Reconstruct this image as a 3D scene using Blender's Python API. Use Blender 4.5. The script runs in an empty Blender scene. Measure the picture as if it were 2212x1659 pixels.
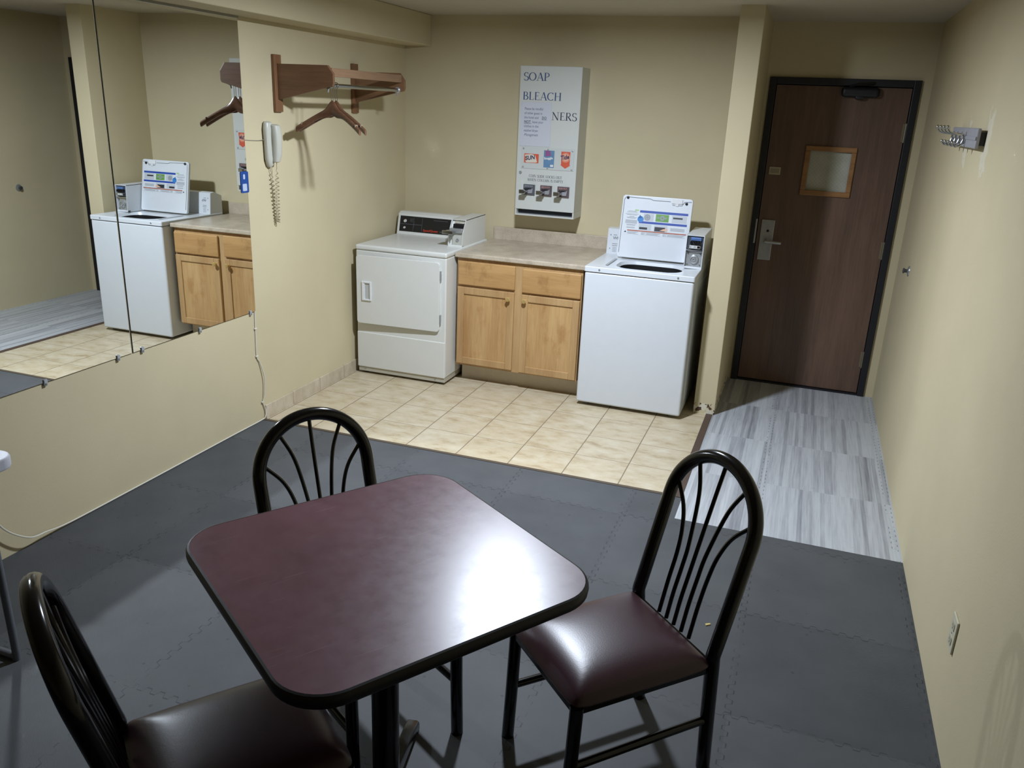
import bpy, bmesh, math, random
from mathutils import Vector, Matrix
random.seed(7)
SC = bpy.context.scene
COL = SC.collection
R = math.radians

# ---------------------------------------------------------------- camera
CAM_LOC = Vector((2.8696, -4.1047, 1.8276))
PITCH, YAW, ROLL, FPX = R(-18.7433), R(-18.9836), R(2.4366), 1763.845
fwd = Vector((math.sin(YAW) * math.cos(PITCH), math.cos(YAW) * math.cos(PITCH), math.sin(PITCH)))
rt = Vector((math.cos(YAW), -math.sin(YAW), 0))
up = rt.cross(fwd)
rt2 = rt * math.cos(ROLL) + up * math.sin(ROLL)
up2 = -rt * math.sin(ROLL) + up * math.cos(ROLL)
cam_data = bpy.data.cameras.new('camera')
cam = bpy.data.objects.new('camera', cam_data)
COL.objects.link(cam)
M = Matrix((rt2, up2, -fwd)).transposed().to_4x4()
M.translation = CAM_LOC
cam.matrix_world = M
cam_data.sensor_fit = 'HORIZONTAL'
cam_data.sensor_width = 36.0
cam_data.lens = 36.0 * FPX / 2212.0
cam_data.clip_start = 0.02
SC.camera = cam

# ---------------------------------------------------------------- light, world, exposure
world = bpy.data.worlds.new('world')
SC.world = world
world.use_nodes = True
world.node_tree.nodes['Background'].inputs[0].default_value = (0.8, 0.85, 1.0, 1)
world.node_tree.nodes['Background'].inputs[1].default_value = 0.0
LAMP = Vector((1.63, -0.52, 2.352))
ld = bpy.data.lights.new('ceiling_lamp_light', 'AREA')
ld.shape = 'DISK'
ld.size = 0.15
ld.energy = 93.0
ld.color = (0.83, 0.92, 1.06)
lo = bpy.data.objects.new('ceiling_lamp_light', ld)
COL.objects.link(lo)
lo.location = LAMP
SC.view_settings.view_transform = 'Standard'
SC.view_settings.look = 'None'
SC.view_settings.gamma = 1.0
SC.view_settings.use_curve_mapping = False
SC.view_settings.exposure = 0.0
SC.cycles.use_denoising = True
SC.cycles.max_bounces = 10
SC.cycles.diffuse_bounces = 6
SC.cycles.glossy_bounces = 6
SC.cycles.caustics_reflective = True
SC.cycles.blur_glossy = 0.0
SC.cycles.sample_clamp_indirect = 0.0
SC.cycles.use_guiding = True
SC.cycles.use_surface_guiding = True
SC.cycles.guiding_training_samples = 32
SC.cycles.surface_guiding_probability = 0.6

# ---------------------------------------------------------------- node helpers
ALB = 0.8
def srgb(r, g, b):
    def f(c):
        c /= 255.0
        return c / 12.92 if c <= 0.04045 else ((c + 0.055) / 1.055) ** 2.4
    return (f(r) * ALB, f(g) * ALB, f(b) * ALB, 1.0)

class NT:
    def __init__(s, name):
        s.m = bpy.data.materials.new(name)
        s.m.use_nodes = True
        s.t = s.m.node_tree
        s.b = s.t.nodes['Principled BSDF']
        s._co = None
    def n(s, kind, **kw):
        o = s.t.nodes.new(kind)
        for k, v in kw.items():
            setattr(o, k, v)
        return o
    def link(s, a, b):
        s.t.links.new(a, b)
    def co(s):
        if s._co is None:
            s._co = s.n('ShaderNodeTexCoord').outputs['Object']
        return s._co
    def setin(s, sock, v):
        if hasattr(v, 'is_linked') or isinstance(v, bpy.types.NodeSocket):
            s.link(v, sock)
        else:
            sock.default_value = v
    def math(s, op, a, b=0.0, c=None):
        o = s.n('ShaderNodeMath', operation=op)
        s.setin(o.inputs[0], a); s.setin(o.inputs[1], b)
        if c is not None: s.setin(o.inputs[2], c)
        return o.outputs[0]
    def sep(s, v=None):
        o = s.n('ShaderNodeSeparateXYZ'); s.link(v if v is not None else s.co(), o.inputs[0]); return o.outputs
    def comb(s, x, y, z=0.0):
        o = s.n('ShaderNodeCombineXYZ')
        for i, v in enumerate((x, y, z)): s.setin(o.inputs[i], v)
        return o.outputs[0]
    def noise(s, scale, detail=3.0, rough=0.55, vec=None, stretch=None, w=None):
        v = vec if vec is not None else s.co()
        if stretch:
            mp = s.n('ShaderNodeMapping'); s.link(v, mp.inputs[0]); mp.inputs['Scale'].default_value = stretch; v = mp.outputs[0]
        o = s.n('ShaderNodeTexNoise'); s.link(v, o.inputs['Vector'])
        o.inputs['Scale'].default_value = scale; o.inputs['Detail'].default_value = detail; o.inputs['Roughness'].default_value = rough
        return o.outputs[0]
    def white(s, vec):
        o = s.n('ShaderNodeTexWhiteNoise', noise_dimensions='3D'); s.link(vec, o.inputs['Vector']); return o.outputs['Value']
    def ramp(s, f, stops):
        o = s.n('ShaderNodeValToRGB'); s.link(f, o.inputs[0])
        e = o.color_ramp.elements
        while len(e) < len(stops): e.new(0.5)
        for el, (p, c) in zip(e, stops): el.position = p; el.color = c
        return o.outputs[0]
    def mix(s, f, a, b, blend='MIX'):
        o = s.n('ShaderNodeMix', data_type='RGBA', blend_type=blend)
        s.setin(o.inputs[0], f); s.setin(o.inputs[6], a); s.setin(o.inputs[7], b)
        return o.outputs[2]
    def bump(s, h, strength=0.2, dist=0.002):
        o = s.n('ShaderNodeBump'); o.inputs['Strength'].default_value = strength; o.inputs['Distance'].default_value = dist
        s.link(h, o.inputs['Height']); s.link(o.outputs[0], s.b.inputs['Normal'])
    def base(s, v): s.setin(s.b.inputs['Base Color'], v)
    def rough(s, v): s.setin(s.b.inputs['Roughness'], v)
    def metal(s, v): s.b.inputs['Metallic'].default_value = v
    def spec(s, v): s.b.inputs['Specular IOR Level'].default_value = v

MATS = {}
def plain(name, rgb, rough=0.5, metal=0.0, spec=0.5, var=0.04, scale=18, bump=0.0, bscale=200):
    if name in MATS: return MATS[name]
    k = NT(name); c = srgb(*rgb)
    if var:
        d = tuple(x * (1 - var * 2.2) for x in c[:3]) + (1,)
        k.base(k.ramp(k.noise(scale), [(0.3, d), (0.7, c)]))
    else: k.base(c)
    k.rough(rough); k.metal(metal); k.spec(spec)
    if bump: k.bump(k.noise(bscale, 2), bump, 0.001)
    MATS[name] = k.m
    return k.m

def wood(name, c1, c2, axis='z', scale=6.0, rough=0.45, blotch=None):
    k = NT(name)
    st = {'x': (0.12, 1, 1), 'y': (1, 0.12, 1), 'z': (1, 1, 0.12)}[axis]
    st2 = {'x': (0.04, 1, 1), 'y': (1, 0.04, 1), 'z': (1, 1, 0.04)}[axis]
    a = k.noise(scale * 2, 5, 0.65, stretch=st)
    g = k.noise(scale * 28, 3, 0.6, stretch=st2)
    f = k.math('ADD', k.math('MULTIPLY', a, 0.7), k.math('MULTIPLY', g, 0.3))
    col = k.ramp(f, [(0.33, srgb(*c2)), (0.62, srgb(*c1))])
    if blotch:
        bl = k.ramp(k.noise(8, 4, 0.65, stretch=(1.4, 1, 0.8)), [(0.55, (0, 0, 0, 1)), (0.74, (1, 1, 1, 1))])
        col = k.mix(k.math('MULTIPLY', bl, 0.6), col, srgb(*blotch))
    k.base(col); k.rough(rough); k.bump(g, 0.06, 0.001)
    MATS[name] = k.m
    return k.m

def wall_mat(name, rgb, damage=False, patch=False):
    k = NT(name); c = srgb(*rgb)
    d = tuple(x * 0.94 for x in c[:3]) + (1,)
    col = k.ramp(k.noise(2.2, 4), [(0.35, d), (0.7, c)])
    if damage:
        x, y, z = k.sep()
        ht = k.math('ADD', 0.045, k.math('MULTIPLY', k.noise(28, 3), 0.05))
        near = k.math('LESS_THAN', z, ht)
        blot = k.math('GREATER_THAN', k.noise(34, 2), 0.56)
        wh = k.math('GREATER_THAN', k.noise(21, 2), 0.50)
        col = k.mix(k.math('MULTIPLY', near, wh), col, srgb(225, 220, 200))
        col = k.mix(k.math('MULTIPLY', near, blot), col, srgb(88, 66, 52))
    if patch:   # pale filler streaks left round the hook rail
        x, y, z = k.sep()
        nz = k.math('MULTIPLY', k.math('SUBTRACT', k.noise(16, 3), 0.5), 0.22)
        m = None
        for yc, w, z0, z1 in ((-0.36, 0.055, 1.66, 1.89), (0.10, 0.03, 1.66, 1.86)):
            a = k.math('LESS_THAN', k.math('ABSOLUTE', k.math('SUBTRACT', k.math('ADD', y, nz), yc)), w)
            b = k.math('LESS_THAN', k.math('ABSOLUTE', k.math('SUBTRACT', k.math('ADD', z, nz), (z0 + z1) / 2)), (z1 - z0) / 2)
            a = k.math('MULTIPLY', a, b)
            m = a if m is None else k.math('MAXIMUM', m, a)
        col = k.mix(k.math('MULTIPLY', m, 0.55), col, srgb(228, 224, 206))
    k.base(col); k.rough(0.75); k.spec(0.3)
    k.bump(k.noise(130, 3, 0.6), 0.25, 0.0012)
    MATS[name] = k.m
    return k.m

WALL = wall_mat('cream_wall_paint', (217, 204, 168))
WALLP = wall_mat('cream_partition_paint', (217, 204, 168), True)
WALLR = wall_mat('cream_right_wall_paint', (217, 204, 168), patch=True)
CEIL = wall_mat('ceiling_paint', (205, 196, 178))
WHITE_AP = plain('white_enamel', (231, 232, 226), 0.32, var=0.01)
WHITE_W = plain('cool_white_enamel', (226, 231, 236), 0.30, var=0.01, bump=0.05, bscale=400)
WHITE_PL = plain('white_plastic', (222, 222, 214), 0.4, var=0.02)
GREY_KICK = plain('grey_kick', (170, 166, 150), 0.5)
BLACK_GAP = plain('black_gap', (14, 14, 15), 0.8, var=0)
BLACK_GL = plain('gloss_black_paint', (9, 9, 10), 0.16, var=0)
BLACK_PL = plain('black_plastic', (16, 17, 20), 0.4, var=0)
CHROME = plain('chrome', (205, 207, 208), 0.14, 1.0, var=0)
STEEL = plain('brushed_steel', (196, 198, 198), 0.34, 0.6, var=0.08, scale=40)
BRASS = plain('brass', (236, 204, 134), 0.24, 0.55, var=0)
OAK_V = wood('oak_vertical', (214, 176, 122), (178, 134, 84), 'z', 5, blotch=(170, 116, 62))
OAK_H = wood('oak_horizontal', (206, 164, 108), (176, 132, 80), 'x', 5, blotch=(136, 94, 54))
OAK_F = wood('oak_frame', (204, 168, 118), (176, 136, 90), 'z', 5)
OAK_D = plain('oak_dark_edge', (132, 88, 52), 0.5)
RACKW = wood('rack_walnut', (136, 98, 68), (102, 72, 49), 'x', 5, 0.42)
HANGW = wood('hanger_walnut', (122, 86, 62), (84, 58, 42), 'x', 8, 0.25)
DOORW = wood('door_veneer', (118, 92, 76), (90, 68, 56), 'z', 4, 0.42)
OAK_LITE = wood('window_oak', (170, 122, 72), (134, 92, 52), 'x', 6)
BLACKF = plain('black_door_paint', (22, 24, 32), 0.45, var=0.05)
INK = plain('blue_ink', (54, 74, 122), 0.6, var=0)
INKD = plain('dark_ink', (52, 58, 66), 0.6, var=0)
PAPER = plain('paper', (206, 209, 218), 0.7, var=0.01)
ORANGE = plain('orange_print', (218, 92, 62), 0.5, var=0.03)
REDP = plain('red_print', (205, 60, 36), 0.5, var=0)
NAVY = plain('navy_print', (28, 38, 84), 0.5, var=0)
BLUEP = plain('blue_print', (34, 74, 168), 0.45, var=0)
SKYB = plain('sky_print', (104, 142, 178), 0.45, var=0.06)
GREENP = plain('green_print', (112, 168, 74), 0.5, var=0.1)
GREYP = plain('grey_print', (150, 156, 162), 0.5, var=0)
LGREYP = plain('light_grey_print', (196, 202, 208), 0.5, var=0)
PEACH = plain('peach_print', (236, 190, 160), 0.5, var=0.02)
PINKP = plain('magenta_print', (150, 88, 140), 0.5, var=0.05)
WHITEP = plain('white_print', (230, 230, 228), 0.5, var=0)
STICKB = plain('sticker_blue', (24, 74, 150), 0.4, var=0)
TABLEL = None
def table_mat():
    k = NT('burgundy_laminate')
    a = k.noise(5, 5, 0.7, stretch=(1, 0.45, 1))
    col = k.ramp(a, [(0.3, srgb(92, 56, 64)), (0.5, srgb(104, 66, 74)), (0.72, srgb(112, 74, 84))])
    sc = k.noise(14, 1, 0.4, stretch=(0.5, 9, 1))
    sm = k.ramp(sc, [(0.74, (0, 0, 0, 1)), (0.76, (1, 1, 1, 1))])
    col = k.mix(k.math('MULTIPLY', sm, 0.12), col, srgb(190, 170, 170))
    k.base(col)
    k.rough(k.math('ADD', 0.25, k.math('MULTIPLY', k.noise(22, 4, 0.7), 0.13)))
    k.bump(k.noise(420, 2, 0.5), 0.04, 0.0005)
    return k.m
TABLEL = table_mat()
VINYLS = plain('burgundy_vinyl', (64, 38, 45), 0.35, var=0.05, bump=0.12, bscale=260)
def counter_mat():
    k = NT('beige_laminate')
    a = k.noise(9, 5, 0.65); b = k.noise(120, 2, 0.6)
    f = k.math('ADD', k.math('MULTIPLY', a, 0.65), k.math('MULTIPLY', b, 0.35))
    k.base(k.ramp(f, [(0.34, srgb(172, 158, 138)), (0.5, srgb(198, 184, 162)), (0.66, srgb(214, 202, 182))]))
    k.rough(0.34)
    return k.m
COUNTER = counter_mat()
def tile_mat(name, wall=False):
    k = NT(name); T = 0.3048
    x, y, z = k.sep()
    u = k.math('DIVIDE', k.math('SUBTRACT', x, 0.0231), T)
    v = k.math('DIVIDE', y, T)
    def line(t, w):
        fr = k.math('FRACT', k.math('ADD', t, 0.5))
        return k.math('LESS_THAN', k.math('ABSOLUTE', k.math('SUBTRACT', fr, 0.5)), w)
    g = line(v, 0.0055)
    if not wall: g = k.math('MAXIMUM', line(u, 0.0095), g)
    cell = k.comb(k.math('ROUND', k.math('ADD', u, 0.5)), k.math('ROUND', k.math('ADD', v, 0.5)))
    tone = k.white(cell)
    sh = k.n('ShaderNodeVectorMath', operation='MULTIPLY_ADD')
    k.link(cell, sh.inputs[0]); sh.inputs[1].default_value = (3.7, 5.1, 0); k.link(k.co(), sh.inputs[2])
    m = k.noise(7, 6, 0.68, vec=sh.outputs[0], stretch=(1, 1.8, 1))
    if wall: col = k.ramp(m, [(0.3, srgb(184, 170, 146)), (0.5, srgb(205, 192, 168)), (0.7, srgb(220, 208, 188))])
    else: col = k.ramp(m, [(0.30, srgb(172, 152, 118)), (0.46, srgb(200, 185, 155)), (0.60, srgb(210, 198, 172)), (0.76, srgb(218, 210, 190))])
    col = k.mix(k.math('MULTIPLY', tone, 0.16), col, srgb(198, 176, 138))
    col = k.mix(g, col, srgb(138, 120, 96))
    k.base(col)
    k.rough(k.math('ADD', 0.38, k.math('MULTIPLY', g, 0.4)))
    h = k.math('SUBTRACT', k.math('MULTIPLY', k.noise(60, 3), 0.12), g)
    k.bump(h, 0.4, 0.0015)
    return k.m
TILE = tile_mat('beige_tile'); TILEW = tile_mat('beige_base_tile', True)
def puzzle(k, p, q, off, pitch, amp, per, wid, phase=0.0):
    """thin wavy interlock line where coordinate p crosses off + n*pitch"""
    t = k.math('DIVIDE', k.math('SUBTRACT', p, off), pitch)
    d = k.math('MULTIPLY', k.math('SUBTRACT', k.math('FRACT', k.math('ADD', t, 0.5)), 0.5), pitch)
    s = k.math('SINE', k.math('ADD', k.math('MULTIPLY', q, 2 * math.pi / per), phase))
    sq = k.n('ShaderNodeClamp'); k.link(k.math('MULTIPLY', s, 2.4), sq.inputs[0]); sq.inputs[1].default_value = -1; sq.inputs[2].default_value = 1
    c2 = k.math('MULTIPLY', k.math('SINE', k.math('ADD', k.math('MULTIPLY', q, 4 * math.pi / per), phase * 2)), 0.0)
    e = k.math('ABSOLUTE', k.math('SUBTRACT', d, k.math('ADD', k.math('MULTIPLY', sq.outputs[0], amp), c2)))
    ln = k.math('LESS_THAN', e, wid)
    return ln, t
def foam_mat():
    k = NT('grey_foam_mat')
    x, y, z = k.sep()
    lx, tx = puzzle(k, x, y, 2.255, 0.61, 0.010, 0.052, 0.0021)
    ly, ty = puzzle(k, y, x, -1.21, 0.61, 0.010, 0.052, 0.0021, 1.0)
    ln = k.math('MAXIMUM', lx, ly)
    ln = k.math('MULTIPLY', ln, k.ramp(k.noise(6, 2), [(0.36, (0.12, 0.12, 0.12, 1)), (0.56, (1, 1, 1, 1))]))
    cell = k.comb(k.math('FLOOR', tx), k.math('FLOOR', ty))
    tone = k.white(cell)
    m = k.noise(3.5, 4, 0.6)
    f = k.math('ADD', k.math('MULTIPLY', m, 0.7), k.math('MULTIPLY', tone, 0.3))
    col = k.ramp(f, [(0.25, srgb(73, 75, 78)), (0.75, srgb(90, 92, 94))])
    v = k.n('ShaderNodeTexVoronoi'); k.link(k.co(), v.inputs['Vector']); v.inputs['Scale'].default_value = 17
    msk = k.math('GREATER_THAN', k.noise(1.3, 2), 0.52)
    dent = k.math('MULTIPLY', k.math('LESS_THAN', v.outputs['Distance'], 0.10), k.math('MULTIPLY', msk, k.math('GREATER_THAN', k.white(v.outputs['Position']), 0.6)))
    col = k.mix(k.math('MULTIPLY', ln, 0.8), col, srgb(40, 42, 46))
    col = k.mix(k.math('MULTIPLY', dent, 0.5), col, srgb(48, 50, 54))
    k.base(col); k.rough(0.62); k.spec(0.35)
    ridg = k.math('MULTIPLY', k.math('SINE', k.math('MULTIPLY', x, 1250.0)), k.math('SINE', k.math('MULTIPLY', y, 1250.0)))
    h = k.math('ADD', k.math('MULTIPLY', ridg, 0.15), k.math('MULTIPLY', k.noise(260, 2), 0.3))
    h = k.math('SUBTRACT', h, k.math('MULTIPLY', ln, 1.2))
    h = k.math('SUBTRACT', h, k.math('MULTIPLY', dent, 1.5))
    k.bump(h, 0.35, 0.002)
    return k.m
FOAM = foam_mat()
def vinyl_mat():
    k = NT('whitewashed_plank_mat')
    x, y, z = k.sep()
    ry = k.math('FLOOR', k.math('DIVIDE', k.math('SUBTRACT', y, k.math('ADD', 0.040, k.math('MULTIPLY', k.noise(3.0, 0, vec=k.comb(k.math('FLOOR', k.math('DIVIDE', x, 0.075)), 3.3)), 0.03))), 0.61))
    cx = k.math('FLOOR', k.math('DIVIDE', x, 0.061))
    tone = k.white(k.comb(cx, ry, 1.7))
    cx2 = k.math('FLOOR', k.math('DIVIDE', k.math('ADD', x, k.math('MULTIPLY', k.white(k.comb(ry, 9.1)), 0.1)), 0.021))
    tone2 = k.white(k.comb(cx2, ry, 4.2))
    vec = k.comb(k.math('MULTIPLY', x, 1.0), k.math('ADD', k.math('MULTIPLY', y, 0.035), k.math('MULTIPLY', ry, 7.31)))
    st = k.noise(120, 3, 0.6, vec=vec)
    st2 = k.noise(22, 3, 0.6, vec=vec)
    knots = k.ramp(k.noise(13, 3, 0.6), [(0.66, (0, 0, 0, 1)), (0.8, (1, 1, 1, 1))])
    f = k.math('ADD', k.math('MULTIPLY', st, 0.36), k.math('MULTIPLY', st2, 0.42))
    f = k.math('ADD', f, k.math('MULTIPLY', k.math('GREATER_THAN', tone2, 0.82), -0.11))
    f = k.math('ADD', f, k.math('ADD', k.math('MULTIPLY', tone, 0.13), 0.045))
    col = k.ramp(f, [(0.26, srgb(140, 142, 147)), (0.42, srgb(172, 175, 180)), (0.55, srgb(195, 199, 203)), (0.72, srgb(210, 214, 217))])
    col = k.mix(k.math('MULTIPLY', knots, 0.4), col, srgb(104, 108, 114))
    ln, t = puzzle(k, x, y, 2.86, 0.61, 0.012, 0.05, 0.0016)
    ln = k.math('MULTIPLY', ln, k.math('GREATER_THAN', k.noise(8, 1), 0.42))
    col = k.mix(k.math('MULTIPLY', ln, 0.75), col, srgb(84, 87, 92))
    k.base(col); k.rough(0.45)
    k.bump(st, 0.08, 0.001)
    return k.m
VINYL = vinyl_mat()
MIRROR = NT('mirror_silver'); MIRROR.base((0.86, 0.88, 0.86, 1)); MIRROR.metal(1.0); MIRROR.rough(0.0); MIRROR = MIRROR.m
MIREDGE = plain('mirror_edge', (46, 52, 50), 0.3, var=0)
TRIMB = plain('brown_strip', (92, 78, 62), 0.55, var=0.06)
TRIMD = plain('dark_brown_strip', (88, 70, 60), 0.55, var=0.08)
CLEAR = NT('clear_plastic'); CLEAR.base((0.9, 0.92, 0.92, 1)); CLEAR.b.inputs['Transmission Weight'].default_value = 1.0; CLEAR.rough(0.08); CLEAR.b.inputs['IOR'].default_value = 1.1; CLEAR = CLEAR.m
def glass_mat():
    k = NT('wired_glass')
    x, y, z = k.sep()
    def diag(sgn):
        t = k.math('DIVIDE', k.math('ADD', x, k.math('MULTIPLY', z, sgn)), 0.024)
        return k.math('LESS_THAN', k.math('ABSOLUTE', k.math('SUBTRACT', k.math('FRACT', t), 0.5)), 0.035)
    w = k.math('MAXIMUM', diag(1), diag(-1))
    col = k.mix(k.math('MULTIPLY', w, 0.35), k.ramp(k.noise(5, 3), [(0.3, srgb(176, 176, 160)), (0.7, srgb(206, 206, 192))]), srgb(120, 120, 108))
    k.base(col); k.rough(0.12)
    return k.m
WGLASS = glass_mat()

# ---------------------------------------------------------------- mesh helpers
def bx(bm, lo, hi, bev=0.0, seg=2):
    lo = Vector(lo); hi = Vector(hi)
    r = bmesh.ops.create_cube(bm, size=1.0)
    vs = r['verts']
    c = (lo + hi) / 2; d = hi - lo
    for v in vs: v.co = Vector((v.co.x * d.x, v.co.y * d.y, v.co.z * d.z)) + c
    if bev:
        es = list({e for v in vs for e in v.link_edges})
        bmesh.ops.bevel(bm, geom=es, offset=min(bev, min(d) * 0.49), segments=seg, profile=0.5, affect='EDGES')
    return bm
def box(lo, hi, bev=0.0, seg=2): return bx(bmesh.new(), lo, hi, bev, seg)

def tube(bm, pts, r, seg=10, closed=False, caps=True):
    pts = [Vector(p) for p in pts]; n = len(pts)
    rad = r if isinstance(r, (list, tuple)) else [r] * n
    rings = []; prev = None
    for i, p in enumerate(pts):
        if closed: t = (pts[(i + 1) % n] - pts[i - 1]).normalized()
        elif i == 0: t = (pts[1] - pts[0]).normalized()
        elif i == n - 1: t = (pts[-1] - pts[-2]).normalized()
        else: t = ((pts[i + 1] - p).normalized() + (p - pts[i - 1]).normalized()).normalized()
        if prev is None:
            a = Vector((0, 0, 1)) if abs(t.z) < 0.9 else Vector((1, 0, 0))
            u = t.cross(a).normalized()
        else:
            u = (prev - t * prev.dot(t)).normalized()
        prev = u; w = t.cross(u)
        rings.append([bm.verts.new(p + (u * math.cos(2 * math.pi * k / seg) + w * math.sin(2 * math.pi * k / seg)) * rad[i]) for k in range(seg)])
    m = n if closed else n - 1
    for i in range(m):
        A, B = rings[i], rings[(i + 1) % n]
        for k in range(seg):
            bm.faces.new((A[k], A[(k + 1) % seg], B[(k + 1) % seg], B[k]))
    if caps and not closed:
        bm.faces.new(rings[0][::-1]); bm.faces.new(rings[-1])
    return bm

def lathe(bm, prof, org, axis='z', seg=24):
    org = Vector(org)
    ax = {'x': Matrix(((0, 0, 1), (1, 0, 0), (0, 1, 0))), 'y': Matrix(((1, 0, 0), (0, 0, 1), (0, -1, 0))), 'z': Matrix.Identity(3),
          '-y': Matrix(((1, 0, 0), (0, 0, -1), (0, 1, 0))), '-x': Matrix(((0, 0, -1), (0, 1, 0), (1, 0, 0))), '-z': Matrix(((1, 0, 0), (0, -1, 0), (0, 0, -1)))}[axis]
    rings = []
    for r, h in prof:
        if r <= 1e-6: rings.append([bm.verts.new(org + ax @ Vector((0, 0, h)))])
        else: rings.append([bm.verts.new(org + ax @ Vector((r * math.cos(2 * math.pi * k / seg), r * math.sin(2 * math.pi * k / seg), h))) for k in range(seg)])
    for A, B in zip(rings[:-1], rings[1:]):
        for k in range(seg):
            k2 = (k + 1) % seg
            if len(A) == 1 and len(B) == 1: continue
            if len(A) == 1: bm.faces.new((A[0], B[k2], B[k]))
            elif len(B) == 1: bm.faces.new((A[k], A[k2], B[0]))
            else: bm.faces.new((A[k], A[k2], B[k2], B[k]))
    return bm

def prism(bm, pts, frame, depth, bev=0.0):
    """pts 2-D polygon; frame = (origin, ux, uy, un); extruded by depth along un"""
    o, ux, uy, un = [Vector(v) for v in frame]
    a = [bm.verts.new(o + ux * p[0] + uy * p[1]) for p in pts]
    b = [bm.verts.new(o + ux * p[0] + uy * p[1] + un * depth) for p in pts]
    n = len(pts)
    fs = [bm.faces.new(a[::-1]), bm.faces.new(b)]
    for i in range(n): fs.append(bm.faces.new((a[i], a[(i + 1) % n], b[(i + 1) % n], b[i])))
    bmesh.ops.recalc_face_normals(bm, faces=fs)
    if bev:
        es = [e for e in {e for f in fs[:2] for e in f.edges}]
        bmesh.ops.bevel(bm, geom=es, offset=bev, segments=2, profile=0.5, affect='EDGES')
    return bm

def rrect(x0, y0, x1, y1, r, n=6):
    out = []
    for cx, cy, a0 in ((x1 - r, y1 - r, 0), (x0 + r, y1 - r, 90), (x0 + r, y0 + r, 180), (x1 - r, y0 + r, 270)):
        for i in range(n + 1):
            a = R(a0 + 90.0 * i / n)
            out.append((cx + r * math.cos(a), cy + r * math.sin(a)))
    return out

def obj(name, bm, mat, parent=None, smooth=False, world=True):
    """link bm as one mesh; world=True means bm is in world space and is shifted under an unrotated parent"""
    bmesh.ops.recalc_face_normals(bm, faces=bm.faces[:])
    me = bpy.data.meshes.new(name)
    off = Vector((0, 0, 0))
    p = parent
    while p is not None and world:
        off += p.location; p = p.parent
    if off.length: bmesh.ops.translate(bm, verts=bm.verts[:], vec=-off)
    if smooth:
        for f in bm.faces: f.smooth = True
        lim = R(38)
        for e in bm.edges:
            if len(e.link_faces) == 2 and e.calc_face_angle(0) > lim: e.smooth = False
    bm.to_mesh(me); bm.free()
    me.materials.append(mat)
    o = bpy.data.objects.new(name, me); COL.objects.link(o)
    if smooth:
        wn = o.modifiers.new('weighted_normals', 'WEIGHTED_NORMAL'); wn.keep_sharp = True; wn.weight = 90
    if parent is not None: o.parent = parent
    return o

def tag(o, label, cat=None, group=None, kind=None):
    o['label'] = label
    if cat: o['category'] = cat
    if group: o['group'] = group
    if kind: o['kind'] = kind
    return o
def thing(name, loc, label, cat, group=None, rz=0.0, kind=None):
    o = bpy.data.objects.new(name, None); COL.objects.link(o)
    o.empty_display_size = 0.05
    o.location = loc; o.rotation_euler = (0, 0, rz)
    return tag(o, label, cat, group, kind)
def struct(name, bm, mat, label, parent=None):
    o = obj(name, bm, mat, parent)
    if parent is None: o['kind'] = 'structure'; o['label'] = label
    return o
def copy_tree(o, parent=None):
    c = o.copy(); COL.objects.link(c); c.parent = parent
    for ch in list(o.children): copy_tree(ch, c)
    return c

# sans lettering from the built-in font
def text_bm(bm, s, size, frame, depth=0.0006, align='LEFT', shear=0.0, bold=0.0, sx=1.0):
    cu = bpy.data.curves.new('txt', 'FONT'); cu.body = s; cu.size = size; cu.align_x = align; cu.shear = shear; cu.offset = bold
    cu.resolution_u = 3
    ob = bpy.data.objects.new('txt', cu)
    me = bpy.data.meshes.new_from_object(ob)
    o, ux, uy, un = [Vector(v) for v in frame]
    n0 = len(bm.verts)
    tmp = bmesh.new(); tmp.from_mesh(me)
    bmesh.ops.remove_doubles(tmp, verts=tmp.verts[:], dist=1e-6)
    vm = {}
    for v in tmp.verts: vm[v.index] = None
    tmp.verts.index_update()
    vs = [bm.verts.new(o + ux * v.co.x * sx + uy * v.co.y + un * depth) for v in tmp.verts]
    for f in tmp.faces:
        try: bm.faces.new([vs[v.index] for v in f.verts])
        except ValueError: pass
    tmp.free()
    bpy.data.objects.remove(ob); bpy.data.curves.remove(cu); bpy.data.meshes.remove(me)
    return bm

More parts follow.
